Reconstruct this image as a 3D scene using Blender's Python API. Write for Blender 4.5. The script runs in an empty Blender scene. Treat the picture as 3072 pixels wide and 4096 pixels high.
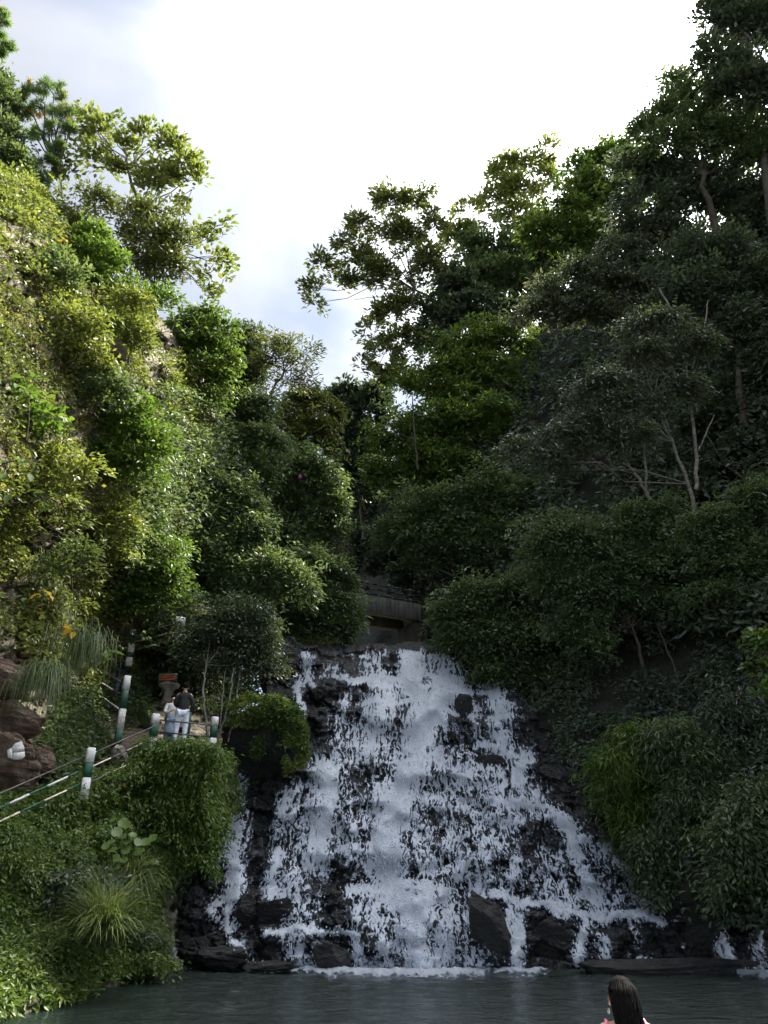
import bpy, math
import numpy as np
from mathutils import Vector

# ------------------------------------------------------------------ camera, sky, sun
SC = bpy.context.scene
F = 753.5                      # focal length in pixels of the 768 px wide picture
PITCH = math.radians(26.0)
CAMZ = 2.0
SUN_AZ, SUN_EL = math.radians(69.0), math.radians(51.0)   # azimuth clockwise from +Y
SUN_STRENGTH = 5.0
SKY_STRENGTH = 0.1
EXPOSURE = 1.8

cam_d = bpy.data.cameras.new("camera"); cam = bpy.data.objects.new("camera", cam_d)
SC.collection.objects.link(cam); SC.camera = cam
cam.location = (0, 0, CAMZ); cam.rotation_euler = (math.pi / 2 + PITCH, 0, 0)
cam_d.sensor_fit = 'HORIZONTAL'; cam_d.sensor_width = 36.0; cam_d.lens = F / 768.0 * 36.0
cam_d.clip_start = 0.05; cam_d.clip_end = 2000.0
SC.render.resolution_x = 768; SC.render.resolution_y = 1024

SC.view_settings.view_transform = 'Standard'
SC.view_settings.look = 'None'
SC.view_settings.exposure = EXPOSURE
SC.view_settings.gamma = 1.0
SC.view_settings.use_curve_mapping = False
SC.cycles.use_denoising = True
SC.cycles.max_bounces = 10
SC.cycles.diffuse_bounces = 6
SC.cycles.transparent_max_bounces = 12
SC.cycles.sample_clamp_indirect = 6.0

HAZE = 0.00015
SUNDIR = np.array([math.sin(SUN_AZ) * math.cos(SUN_EL), math.cos(SUN_AZ) * math.cos(SUN_EL), math.sin(SUN_EL)])

world = bpy.data.worlds.new("World"); SC.world = world; world.use_nodes = True
nt = world.node_tree; nt.nodes.clear()
def wn(t, **k):
    n = nt.nodes.new(t)
    for a, b in k.items(): setattr(n, a, b)
    return n
def wl(a, b): nt.links.new(a, b)
sky = wn('ShaderNodeTexSky', sky_type='NISHITA', sun_disc=False, sun_elevation=SUN_EL, sun_rotation=SUN_AZ)
sky.altitude = 1500; sky.dust_density = 1.5
tc = wn('ShaderNodeTexCoord')
# cloud coordinates: project the view direction on a flat cloud deck
sep = wn('ShaderNodeSeparateXYZ'); wl(tc.outputs['Generated'], sep.inputs[0])
zz = wn('ShaderNodeMath', operation='MAXIMUM'); wl(sep.outputs[2], zz.inputs[0]); zz.inputs[1].default_value = 0.0
za = wn('ShaderNodeMath', operation='ADD'); wl(zz.outputs[0], za.inputs[0]); za.inputs[1].default_value = 0.35
dx = wn('ShaderNodeMath', operation='DIVIDE'); wl(sep.outputs[0], dx.inputs[0]); wl(za.outputs[0], dx.inputs[1])
dy = wn('ShaderNodeMath', operation='DIVIDE'); wl(sep.outputs[1], dy.inputs[0]); wl(za.outputs[0], dy.inputs[1])
cmb = wn('ShaderNodeCombineXYZ'); wl(dx.outputs[0], cmb.inputs[0]); wl(dy.outputs[0], cmb.inputs[1])
cn = wn('ShaderNodeTexNoise'); cn.inputs['Scale'].default_value = 3.1; cn.inputs['Detail'].default_value = 6; cn.inputs['Roughness'].default_value = 0.5
cn.inputs['Distortion'].default_value = 0.4
mapn = wn('ShaderNodeMapping'); mapn.inputs['Location'].default_value = (24.3, 56.1, 0.0)
wl(cmb.outputs[0], mapn.inputs[0]); wl(mapn.outputs[0], cn.inputs['Vector'])
# brightness toward the sun, as forward scattering in thin cloud does
dot = wn('ShaderNodeVectorMath', operation='DOT_PRODUCT'); wl(tc.outputs['Generated'], dot.inputs[0]); dot.inputs[1].default_value = tuple(SUNDIR)
dmx = wn('ShaderNodeMath', operation='MAXIMUM'); wl(dot.outputs['Value'], dmx.inputs[0]); dmx.inputs[1].default_value = 0.0
pw = wn('ShaderNodeMath', operation='POWER'); wl(dmx.outputs[0], pw.inputs[0]); pw.inputs[1].default_value = 4.0
# cloud cover: solid toward the sun, breaking up away from it
cov = wn('ShaderNodeMath', operation='MULTIPLY_ADD'); wl(pw.outputs[0], cov.inputs[0]); cov.inputs[1].default_value = 1.0; wl(cn.outputs['Fac'], cov.inputs[2])
cr = wn('ShaderNodeMapRange'); wl(cov.outputs[0], cr.inputs['Value'])
cr.inputs['From Min'].default_value = 0.42; cr.inputs['From Max'].default_value = 0.92; cr.interpolation_type = 'SMOOTHSTEP'
cr.inputs['To Min'].default_value = 0.5; cr.inputs['To Max'].default_value = 1.0
nz_ = wn('ShaderNodeMath', operation='MULTIPLY_ADD'); wl(cn.outputs['Fac'], nz_.inputs[0]); nz_.inputs[1].default_value = 0.34; nz_.inputs[2].default_value = -0.17
pe = wn('ShaderNodeMath', operation='ADD'); wl(dmx.outputs[0], pe.inputs[0]); wl(nz_.outputs[0], pe.inputs[1])
pe2 = wn('ShaderNodeMath', operation='MAXIMUM'); wl(pe.outputs[0], pe2.inputs[0]); pe2.inputs[1].default_value = 0.0
pg = wn('ShaderNodeMath', operation='POWER'); wl(pe2.outputs[0], pg.inputs[0]); pg.inputs[1].default_value = 7.0
cl0 = wn('ShaderNodeMath', operation='MULTIPLY_ADD'); wl(pg.outputs[0], cl0.inputs[0]); cl0.inputs[1].default_value = 42.0; cl0.inputs[2].default_value = 2.0
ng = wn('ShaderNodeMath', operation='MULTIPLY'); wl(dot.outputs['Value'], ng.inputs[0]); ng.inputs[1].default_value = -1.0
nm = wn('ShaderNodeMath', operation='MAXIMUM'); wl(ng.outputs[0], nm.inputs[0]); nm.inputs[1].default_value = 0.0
cl = wn('ShaderNodeMath', operation='MULTIPLY_ADD'); wl(nm.outputs[0], cl.inputs[0]); cl.inputs[1].default_value = 10.0; wl(cl0.outputs[0], cl.inputs[2])   # extra cloud glow added opposite the sun, out of view, to lift the shade
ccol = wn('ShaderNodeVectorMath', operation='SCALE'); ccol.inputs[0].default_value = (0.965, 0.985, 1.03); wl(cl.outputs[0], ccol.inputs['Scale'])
skm = wn('ShaderNodeVectorMath', operation='SCALE'); wl(sky.outputs[0], skm.inputs[0]); skm.inputs['Scale'].default_value = 1.0
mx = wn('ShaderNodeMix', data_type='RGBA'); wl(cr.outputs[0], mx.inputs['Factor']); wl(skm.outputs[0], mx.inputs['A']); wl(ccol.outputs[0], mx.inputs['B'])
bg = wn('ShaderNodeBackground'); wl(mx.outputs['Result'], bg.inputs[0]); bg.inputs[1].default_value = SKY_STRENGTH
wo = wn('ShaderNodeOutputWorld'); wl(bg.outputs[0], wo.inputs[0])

sd = bpy.data.lights.new("sun", 'SUN'); so = bpy.data.objects.new("sun", sd); SC.collection.objects.link(so)
sd.energy = SUN_STRENGTH; sd.angle = math.radians(0.53); sd.color = (1.0, 0.93, 0.80)
so.rotation_euler = Vector(tuple(-SUNDIR)).to_track_quat('-Z', 'Y').to_euler(); so.location = (30, 20, 60)

# ------------------------------------------------------------------ geometry helpers
COS, SIN = math.cos(PITCH), math.sin(PITCH)
RT = np.array([1.0, 0, 0]); UP = np.array([0, -SIN, COS]); FW = np.array([0, COS, SIN])
def ray(u, v):
    a = (np.asarray(u, float) - 384.0) / F; b = (512.0 - np.asarray(v, float)) / F
    return np.stack([a + 0 * b, COS - b * SIN + 0 * a, SIN + b * COS + 0 * a], -1)
def P(u, v, Y):
    """the place at distance Y down the gorge that is seen in direction (u, v)"""
    d = ray(u, v); t = np.asarray(Y, float) / d[..., 1]
    return d * t[..., None] + np.array([0, 0, CAMZ])
def Pz(u, v, z):
    d = ray(u, v); return d * ((z - CAMZ) / d[..., 2])[..., None] + np.array([0, 0, CAMZ])
def mpp(v, Y):
    """metres per pixel at that place"""
    b = (512.0 - v) / F
    return Y / (COS - b * SIN) / F
def Yw(v):
    return -CAMZ / math.tan(PITCH - math.atan((v - 512.0) / F))

def _h(ix, iy, iz, s):
    h = (ix.astype(np.int64) * 374761393 + iy.astype(np.int64) * 668265263 + iz.astype(np.int64) * 1274126177 + s * 974634777) & 0xFFFFFFFF
    h = ((h ^ (h >> 13)) * 1274126177) & 0xFFFFFFFF
    h = ((h ^ (h >> 16)) * 1103515245) & 0xFFFFFFFF
    return ((h ^ (h >> 15)) & 0xFFFFFF) / float(0xFFFFFF)
def vn3(x, y, z, s=0):
    fx, fy, fz = np.floor(x), np.floor(y), np.floor(z)
    tx, ty, tz = x - fx, y - fy, z - fz
    tx = tx * tx * (3 - 2 * tx); ty = ty * ty * (3 - 2 * ty); tz = tz * tz * (3 - 2 * tz)
    r = 0
    for i in (0, 1):
        for j in (0, 1):
            for k in (0, 1):
                w = (tx if i else 1 - tx) * (ty if j else 1 - ty) * (tz if k else 1 - tz)
                r = r + w * _h(fx + i, fy + j, fz + k, s)
    return r
def vn2(x, y, s=0):
    fx, fy = np.floor(x), np.floor(y)
    tx, ty = x - fx, y - fy
    tx = tx * tx * (3 - 2 * tx); ty = ty * ty * (3 - 2 * ty)
    z = np.zeros_like(fx)
    return ((_h(fx, fy, z, s) * (1 - tx) + _h(fx + 1, fy, z, s) * tx) * (1 - ty)
            + (_h(fx, fy + 1, z, s) * (1 - tx) + _h(fx + 1, fy + 1, z, s) * tx) * ty)
def fbm2(x, y, o=4, s=0):
    r, a, t = 0, 1.0, 0
    for i in range(o):
        r = r + a * vn2(x * 2 ** i + 17.3 * i, y * 2 ** i - 9.1 * i, s + i); t += a; a *= 0.5
    return r / t
def fbm3(p, o=4, s=0):
    r, a, t = 0, 1.0, 0
    for i in range(o):
        q = p * 2 ** i + 13.7 * i
        r = r + a * vn3(q[:, 0], q[:, 1], q[:, 2], s + i); t += a; a *= 0.5
    return r / t
def worley2(x, y, s=0):
    fx, fy = np.floor(x), np.floor(y)
    d1 = np.full(x.shape, 9.0); d2 = np.full(x.shape, 9.0); cid = np.zeros(x.shape)
    for i in (-1, 0, 1):
        for j in (-1, 0, 1):
            cx, cy = fx + i, fy + j; z = np.zeros_like(cx)
            px = cx + 0.15 + 0.7 * _h(cx, cy, z, s); py = cy + 0.15 + 0.7 * _h(cx, cy, z + 1, s)
            d = np.maximum(np.abs(px - x), np.abs(py - y)) * 0.6 + 0.4 * np.hypot(px - x, py - y)
            c = _h(cx, cy, z + 2, s)
            nearer = d < d1
            d2 = np.where(nearer, d1, np.minimum(d2, d)); cid = np.where(nearer, c, cid); d1 = np.where(nearer, d, d1)
    return d1, d2, cid
def sstep(a, b, x):
    t = np.clip((x - a) / (b - a), 0, 1); return t * t * (3 - 2 * t)
def in_poly(u, v, poly):
    inside = np.zeros(np.shape(u), bool); n = len(poly)
    for i in range(n):
        x1, y1 = poly[i]; x2, y2 = poly[(i + 1) % n]
        if y1 == y2: continue
        c = ((y1 > v) != (y2 > v)) & (u < (x2 - x1) * (v - y1) / (y2 - y1) + x1)
        inside ^= c
    return inside
def norm(a):
    return a / np.maximum(np.linalg.norm(a, axis=-1, keepdims=True), 1e-9)

ORIG = {}
def origin(o):
    return ORIG.get(o.name, np.zeros(3)) if o is not None else np.zeros(3)
def tag(o, label=None, cat=None, group=None, kind=None):
    if label: o['label'] = label
    if cat: o['category'] = cat
    if group: o['group'] = group
    if kind: o['kind'] = kind
    return o
def thing(name, label, cat, loc, group=None):
    o = bpy.data.objects.new(name, None); SC.collection.objects.link(o)
    o.location = tuple(float(c) for c in loc); ORIG[o.name] = np.array(loc, float); o.empty_display_size = 0.3
    return tag(o, label, cat, group)
def build(name, V, Fc, mat, parent=None, tint=None, smooth=False, kind=None, midx=None, loc=None):
    """V (n,3) world coordinates; Fc an (m,3) or (m,4) array, or a list of such arrays"""
    V = np.asarray(V, float)
    if not isinstance(Fc, (list, tuple)): Fc = [Fc]
    Fc = [np.asarray(f, np.int64) for f in Fc if len(f)]
    me = bpy.data.meshes.new(name)
    o_w = origin(parent) if loc is None else np.asarray(loc, float)
    me.vertices.add(len(V)); me.vertices.foreach_set('co', (V - o_w).astype(np.float32).ravel())
    li = np.concatenate([f.ravel() for f in Fc]); cnt = np.concatenate([np.full(len(f), f.shape[1]) for f in Fc])
    st = np.concatenate([[0], np.cumsum(cnt)[:-1]])
    me.loops.add(len(li)); me.loops.foreach_set('vertex_index', li.astype(np.int32))
    me.polygons.add(len(cnt)); me.polygons.foreach_set('loop_start', st.astype(np.int32))
    me.polygons.foreach_set('loop_total', cnt.astype(np.int32))
    if smooth: me.polygons.foreach_set('use_smooth', np.ones(len(cnt), bool))
    for m in (mat if isinstance(mat, (list, tuple)) else [mat]): me.materials.append(m)
    if midx is not None: me.polygons.foreach_set('material_index', np.asarray(midx, np.int32))
    if tint is not None:
        at = me.attributes.new('tint', 'FLOAT', 'POINT'); at.data.foreach_set('value', np.asarray(tint, np.float32))
    me.update(calc_edges=True); me.validate()
    o = bpy.data.objects.new(name, me); SC.collection.objects.link(o)
    if parent is not None: o.parent = parent
    if loc is not None and parent is None: o.location = tuple(o_w)
    if loc is not None and parent is not None: o.location = tuple(o_w - origin(parent))
    ORIG[o.name] = o_w
    if kind: o['kind'] = kind
    return o

class MB:
    """collects tubes, boxes and sheets into one mesh"""
    def __init__(s): s.V = []; s.Q = []; s.T = []; s.mq = []; s.mt = []; s.n = 0
    def add(s, V, Q=None, T=None, m=0):
        V = np.asarray(V, float)
        if Q is not None and len(Q): s.Q.append(np.asarray(Q) + s.n); s.mq += [m] * len(Q)
        if T is not None and len(T): s.T.append(np.asarray(T) + s.n); s.mt += [m] * len(T)
        s.V.append(V); s.n += len(V)
    def tube(s, pts, rad, sides=6, m=0, cap=True):
        pts = np.asarray(pts, float); n = len(pts); rad = np.broadcast_to(np.asarray(rad, float), (n,))
        tan = norm(np.gradient(pts, axis=0)); ref = np.array([0.31, 0.17, 0.93]) if abs(tan[0][2]) < 0.9 else np.array([1.0, 0.1, 0])
        a = norm(np.cross(tan, ref)); b = np.cross(tan, a)
        th = np.arange(sides) * 2 * np.pi / sides
        ring = pts[:, None] + rad[:, None, None] * (np.cos(th)[None, :, None] * a[:, None] + np.sin(th)[None, :, None] * b[:, None])
        i = np.arange(n - 1)[:, None] * sides; k = np.arange(sides)[None]; k2 = (k + 1) % sides
        Q = np.stack([i + k, i + k2, i + sides + k2, i + sides + k], -1).reshape(-1, 4)
        T = None
        if cap:
            T = np.array([[(n - 1) * sides, (n - 1) * sides + j, (n - 1) * sides + j + 1] for j in range(1, sides - 1)] + [[0, j + 1, j] for j in range(1, sides - 1)])
        s.add(ring.reshape(-1, 3), Q, T, m)
    def box(s, c, half, m=0, ax=None, bev=0.0):
        """box with chamfered upright and top edges"""
        ax = np.eye(3) if ax is None else np.asarray(ax); c = np.asarray(c, float); hx, hy, hz = half
        if bev <= 0:
            co = np.array([[sx * hx, sy * hy, sz * hz] for sz in (-1, 1) for sx, sy in ((-1, -1), (1, -1), (1, 1), (-1, 1))])
            Q = [[0, 3, 2, 1], [4, 5, 6, 7]] + [[k, (k + 1) % 4, 4 + (k + 1) % 4, 4 + k] for k in range(4)]
            s.add(co @ ax + c, Q, None, m); return
        def ring(x, y, z, b): return [[-x + b, -y, z], [x - b, -y, z], [x, -y + b, z], [x, y - b, z], [x - b, y, z], [-x + b, y, z], [-x, y - b, z], [-x, -y + b, z]]
        co = ring(hx, hy, -hz, bev) + ring(hx, hy, hz - bev, bev) + ring(hx - bev, hy - bev, hz, bev)
        Q = [[r * 8 + k, r * 8 + (k + 1) % 8, r * 8 + 8 + (k + 1) % 8, r * 8 + 8 + k] for r in (0, 1) for k in range(8)]
        Q += [[16, 17, 22, 23], [17, 18, 21, 22], [18, 19, 20, 21], [0, 7, 6, 1], [1, 6, 5, 2], [2, 5, 4, 3]]
        s.add(np.array(co) @ ax + c, Q, None, m)
    def out(s, name, mat, parent=None, smooth=False, kind=None, loc=None, tint=None):
        fs = ([np.concatenate(s.Q)] if s.Q else []) + ([np.concatenate(s.T)] if s.T else [])
        return build(name, np.concatenate(s.V), fs, mat, parent, tint, smooth, kind, s.mq + s.mt, loc)

# ------------------------------------------------------------------ materials
def new_mat(name):
    m = bpy.data.materials.new(name); m.use_nodes = True; t = m.node_tree; t.nodes.clear()
    o = t.nodes.new('ShaderNodeOutputMaterial'); return m, t, o
def nd(t, typ, ins=None, **k):
    n = t.nodes.new(typ)
    for a, b in k.items(): setattr(n, a, b)
    for a, b in (ins or {}).items():
        if isinstance(b, bpy.types.NodeSocket): t.links.new(b, n.inputs[a])
        else: n.inputs[a].default_value = b
    return n
def ramp(t, fac, stops):
    r = t.nodes.new('ShaderNodeValToRGB'); e = r.color_ramp.elements
    while len(e) < len(stops): e.new(0.5)
    for i, (p, c) in enumerate(stops): e[i].position = p; e[i].color = (*c, 1)
    t.links.new(fac, r.inputs[0]); return r.outputs[0]
def leaf_mat(name, stops, trans=0.42, rough=0.42, spec=0.4, tmul=(1.2, 1.25, 0.68)):
    m, t, o = new_mat(name)
    at = nd(t, 'ShaderNodeAttribute', attribute_name='tint')
    c = ramp(t, at.outputs['Fac'], stops)
    p = nd(t, 'ShaderNodeBsdfPrincipled', {'Base Color': c, 'Roughness': rough, 'Specular IOR Level': spec})
    mul = nd(t, 'ShaderNodeMix', {'Factor': 1.0, 'A': c, 'B': (*tmul, 1)}, data_type='RGBA', blend_type='MULTIPLY')
    tr = nd(t, 'ShaderNodeBsdfTranslucent', {'Color': mul.outputs['Result']})
    mxs = nd(t, 'ShaderNodeMixShader', {0: trans, 1: p.outputs[0], 2: tr.outputs[0]})
    t.links.new(mxs.outputs[0], o.inputs[0]); return m
def rock_mat(name, stops, scale=1.0, rough=0.85, bump=0.5, rough2=None, bscale=6.0, streak=(1, 1, 1)):
    m, t, o = new_mat(name)
    g = nd(t, 'ShaderNodeNewGeometry')
    mp = nd(t, 'ShaderNodeMapping', {'Vector': g.outputs['Position'], 'Scale': streak})
    n1 = nd(t, 'ShaderNodeTexNoise', {'Vector': mp.outputs[0], 'Scale': scale, 'Detail': 8.0, 'Roughness': 0.65})
    c = ramp(t, n1.outputs['Fac'], stops)
    n2 = nd(t, 'ShaderNodeTexNoise', {'Vector': mp.outputs[0], 'Scale': bscale, 'Detail': 8.0, 'Roughness': 0.7})
    b = nd(t, 'ShaderNodeBump', {'Height': n2.outputs['Fac'], 'Strength': bump, 'Distance': 0.12})
    r = rough
    if rough2 is not None:
        r = nd(t, 'ShaderNodeMapRange', {'Value': n2.outputs['Fac'], 'From Min': 0.35, 'From Max': 0.65, 'To Min': rough, 'To Max': rough2}).outputs[0]
    p = nd(t, 'ShaderNodeBsdfPrincipled', {'Base Color': c, 'Roughness': r, 'Normal': b.outputs[0]})
    t.links.new(p.outputs[0], o.inputs[0]); return m
def plain_mat(name, c, rough=0.6, var=0.25, scale=8.0, metal=0.0, bump=0.15):
    d = tuple(x * (1 - var) for x in c); l = tuple(min(1, x * (1 + var * 0.6)) for x in c)
    m = rock_mat(name, [(0.3, d), (0.7, l)], scale, rough, bump, None, scale * 4)
    m.node_tree.nodes['Principled BSDF'].inputs['Metallic'].default_value = metal
    return m

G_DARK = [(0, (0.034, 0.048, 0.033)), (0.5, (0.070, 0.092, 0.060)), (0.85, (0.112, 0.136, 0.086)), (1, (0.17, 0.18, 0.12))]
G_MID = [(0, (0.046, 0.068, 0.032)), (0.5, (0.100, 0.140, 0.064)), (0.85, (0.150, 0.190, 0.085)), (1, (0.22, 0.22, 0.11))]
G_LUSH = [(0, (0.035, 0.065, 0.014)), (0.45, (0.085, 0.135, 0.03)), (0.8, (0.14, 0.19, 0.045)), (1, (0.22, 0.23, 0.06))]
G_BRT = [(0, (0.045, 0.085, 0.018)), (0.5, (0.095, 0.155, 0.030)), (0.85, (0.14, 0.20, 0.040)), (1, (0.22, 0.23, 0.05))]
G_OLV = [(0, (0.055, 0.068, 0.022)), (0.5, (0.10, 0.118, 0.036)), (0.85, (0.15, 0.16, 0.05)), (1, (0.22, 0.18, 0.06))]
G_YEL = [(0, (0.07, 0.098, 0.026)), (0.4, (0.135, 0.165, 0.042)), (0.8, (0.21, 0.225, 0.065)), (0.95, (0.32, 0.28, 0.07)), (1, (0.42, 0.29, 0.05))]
G_SIL = [(0, (0.04, 0.06, 0.032)), (0.45, (0.075, 0.092, 0.055)), (0.75, (0.15, 0.16, 0.12)), (1, (0.28, 0.26, 0.2))]
G_DRY = [(0, (0.09, 0.09, 0.03)), (0.4, (0.17, 0.155, 0.05)), (0.75, (0.28, 0.23, 0.09)), (1, (0.42, 0.34, 0.16))]
G_TUS = [(0, (0.05, 0.07, 0.022)), (0.5, (0.09, 0.125, 0.04)), (0.85, (0.15, 0.17, 0.06)), (1, (0.28, 0.23, 0.1))]
G_PIN = [(0, (0.09, 0.14, 0.06)), (0.6, (0.17, 0.25, 0.10)), (0.9, (0.25, 0.31, 0.12)), (1, (0.36, 0.17, 0.08))]
M = dict(
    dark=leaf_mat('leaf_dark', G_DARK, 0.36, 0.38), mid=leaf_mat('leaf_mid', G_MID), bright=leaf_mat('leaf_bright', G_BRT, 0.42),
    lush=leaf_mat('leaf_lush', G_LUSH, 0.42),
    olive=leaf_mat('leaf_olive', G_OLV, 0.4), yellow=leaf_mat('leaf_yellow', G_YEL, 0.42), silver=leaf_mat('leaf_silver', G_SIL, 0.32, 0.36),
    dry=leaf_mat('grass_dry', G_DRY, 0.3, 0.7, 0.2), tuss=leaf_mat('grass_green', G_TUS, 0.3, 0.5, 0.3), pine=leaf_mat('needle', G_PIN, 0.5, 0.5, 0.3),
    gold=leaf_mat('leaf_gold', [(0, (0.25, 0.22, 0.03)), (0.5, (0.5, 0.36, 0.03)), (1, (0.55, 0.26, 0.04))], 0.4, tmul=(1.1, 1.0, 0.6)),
    bark=rock_mat('bark_dark', [(0.3, (0.03, 0.024, 0.018)), (0.7, (0.085, 0.07, 0.05))], 3.0, 0.9, 0.6, None, 18.0),
    pale=rock_mat('bark_pale', [(0.35, (0.06, 0.055, 0.042)), (0.5, (0.13, 0.12, 0.097)), (0.7, (0.22, 0.205, 0.17))], 4.0, 0.85, 0.4, None, 20.0, (1, 1, 2.0)),
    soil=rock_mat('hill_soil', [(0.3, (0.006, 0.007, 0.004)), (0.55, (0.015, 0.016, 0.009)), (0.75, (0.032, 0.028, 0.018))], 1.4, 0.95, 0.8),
    cliff=rock_mat('cliff_rock', [(0.30, (0.035, 0.035, 0.02)), (0.45, (0.10, 0.085, 0.055)), (0.56, (0.19, 0.165, 0.12)), (0.7, (0.34, 0.31, 0.25))], 1.1, 0.9, 0.8, None, 5.0, (1, 1, 1.6)),
    wet=rock_mat('wet_rock', [(0.3, (0.004, 0.004, 0.005)), (0.5, (0.010, 0.010, 0.011)), (0.62, (0.022, 0.020, 0.016)), (0.75, (0.036, 0.034, 0.022))], 1.6, 0.14, 0.9, 0.42, 7.0, (1, 1, 2.2)),
    boulder=rock_mat('boulder_rock', [(0.3, (0.006, 0.006, 0.006)), (0.55, (0.014, 0.014, 0.013)), (0.75, (0.04, 0.037, 0.03))], 2.2, 0.4, 1.0, 0.8, 7.0, (1, 1, 1.8)),
    moss=rock_mat('moss', [(0.3, (0.018, 0.03, 0.008)), (0.6, (0.045, 0.075, 0.012)), (0.8, (0.09, 0.11, 0.02))], 3.0, 0.95, 0.8, None, 25.0),
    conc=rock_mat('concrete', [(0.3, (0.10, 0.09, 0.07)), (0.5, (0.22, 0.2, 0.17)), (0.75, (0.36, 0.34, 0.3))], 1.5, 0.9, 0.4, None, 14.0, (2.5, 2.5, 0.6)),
    step=rock_mat('step_stone', [(0.3, (0.07, 0.05, 0.035)), (0.6, (0.16, 0.12, 0.085)), (0.8, (0.22, 0.18, 0.14))], 3.0, 0.9, 0.4),
    white=rock_mat('white_paint', [(0.3, (0.26, 0.24, 0.22)), (0.42, (0.48, 0.46, 0.44)), (0.6, (0.64, 0.62, 0.61))], 6.0, 0.7, 0.3, None, 25.0),
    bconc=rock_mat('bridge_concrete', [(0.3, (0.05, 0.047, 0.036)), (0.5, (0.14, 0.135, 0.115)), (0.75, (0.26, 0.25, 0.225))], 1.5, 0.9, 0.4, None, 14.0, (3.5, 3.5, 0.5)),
    green=rock_mat('green_paint', [(0.3, (0.004, 0.035, 0.02)), (0.7, (0.009, 0.10, 0.052))], 5.0, 0.55, 0.2, None, 25.0),
    dgreen=plain_mat('dark_green_paint', (0.006, 0.05, 0.028), 0.5),
    black=plain_mat('black_paint', (0.012, 0.014, 0.014), 0.5),
    pipe=plain_mat('bare_pipe', (0.10, 0.085, 0.08), 0.5, 0.3, 10, 0.3),
    cream=plain_mat('cream_paint', (0.6, 0.52, 0.38), 0.6, 0.3),
)
# ------------------------------------------------------------------ the gorge: two hillsides, the fall's rock, the pool
def surface(cp):
    cp = np.array(cp, float); X = cp[:, :2] / 100.0; y = cp[:, 2]; n = len(X)
    A = np.zeros((n + 3, n + 3)); A[:n, :n] = np.linalg.norm(X[:, None] - X[None], axis=-1) - np.eye(n) * 0.02
    A[:n, n] = 1; A[:n, n + 1:] = X; A[n, :n] = 1; A[n + 1:, :n] = X.T
    w = np.linalg.solve(A, np.concatenate([y, np.zeros(3)]))
    def f(u, v):
        q = np.stack([np.asarray(u, float), np.asarray(v, float)], -1) / 100.0; sh = q.shape[:-1]; q = q.reshape(-1, 2)
        r = np.concatenate([(np.linalg.norm(q[i:i + 4096, None] - X[None], axis=-1) @ w[:n]) for i in range(0, len(q), 4096)])
        return (r + w[n] + q @ w[n + 1:]).reshape(sh)
    return f
GL = surface([(-150, 1060, Yw(1060)), (0, 1018, Yw(1018)), (60, 1003, Yw(1003)), (110, 986, Yw(986)), (165, 970, Yw(970)),
    (-150, 900, 13.5), (0, 930, 16.6), (0, 830, 17.3), (-150, 800, 14), (80, 900, 18.8), (80, 830, 19.3), (160, 900, 21.8), (160, 830, 21.6), (175, 770, 21.9), (230, 860, 23.2), (230, 780, 24),
    (0, 760, 19.6), (40, 740, 21), (100, 700, 25.5), (150, 690, 28.5), (200, 650, 30), (250, 640, 32), (300, 620, 35),
    (-150, 650, 14.5), (0, 650, 18.2), (0, 560, 19.0), (25, 530, 19.4), (0, 470, 16.6), (0, 400, 16.6), (0, 250, 17.8), (0, 150, 20), (-150, 400, 13), (-150, 150, 15),
    (60, 600, 20.3), (60, 450, 19.3), (60, 300, 19.8), (60, 200, 21.5), (120, 550, 22.6), (120, 400, 22), (120, 250, 24), (180, 550, 26), (180, 430, 26),
    (250, 550, 30), (250, 430, 31.5), (320, 550, 37), (320, 430, 39), (340, 600, 41)])
GR = surface([(770, 922, 20.6), (900, 960, 15.5), (1000, 1000, 12), (1300, 1000, 9), (660, 912, 22.4), (720, 900, 21.6), (850, 850, 18.5), (600, 830, 24.6), (680, 800, 23.4), (768, 780, 21.4), (900, 780, 16.8),
    (560, 740, 27), (650, 700, 26), (768, 700, 22.5), (900, 700, 17.5), (1300, 700, 11), (460, 640, 33), (480, 690, 31), (560, 600, 31), (660, 600, 28), (768, 600, 24), (900, 600, 19), (460, 500, 37), (560, 450, 34), (660, 450, 30.5), (768, 450, 26.5), (900, 450, 20.5),
    (400, 500, 45), (345, 560, 50), (420, 400, 46), (480, 330, 45), (600, 300, 37), (700, 250, 31), (768, 200, 29), (900, 200, 22), (1300, 300, 13), (580, 200, 42), (700, 120, 32), (768, 50, 30), (900, 0, 24), (1000, -100, 20), (1300, -300, 15)])

def sheet(name, fn, poly, step, mat, disp=0.5, dscale=0.5, kind='structure', blocky=None):
    us = [p[0] for p in poly]; vs = [p[1] for p in poly]
    gu = np.arange(min(us), max(us) + step, step); gv = np.arange(min(vs), max(vs) + step, step)
    U, Vv = np.meshgrid(gu, gv); Y = fn(U, Vv)
    W = P(U, Vv, Y); fl = W.reshape(-1, 3)
    Y = Y + (fbm3(fl * dscale, 4, 5).reshape(U.shape) - 0.5) * 2 * disp
    if blocky is not None: Y = Y + blocky(U, Vv)
    V = P(U, Vv, Y).reshape(-1, 3)
    ins = in_poly(U, Vv, poly); h, w = U.shape
    idx = np.arange(h * w).reshape(h, w)
    q = np.stack([idx[:-1, :-1], idx[:-1, 1:], idx[1:, 1:], idx[1:, :-1]], -1)[:, :, ::-1]
    keep = ins[:-1, :-1] & ins[:-1, 1:] & ins[1:, 1:] & ins[1:, :-1]
    q = q[keep]; used = np.unique(q); mp = np.zeros(h * w, int); mp[used] = np.arange(len(used))
    return build(name, V[used], mp[q], mat, smooth=True, kind=kind)

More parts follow.
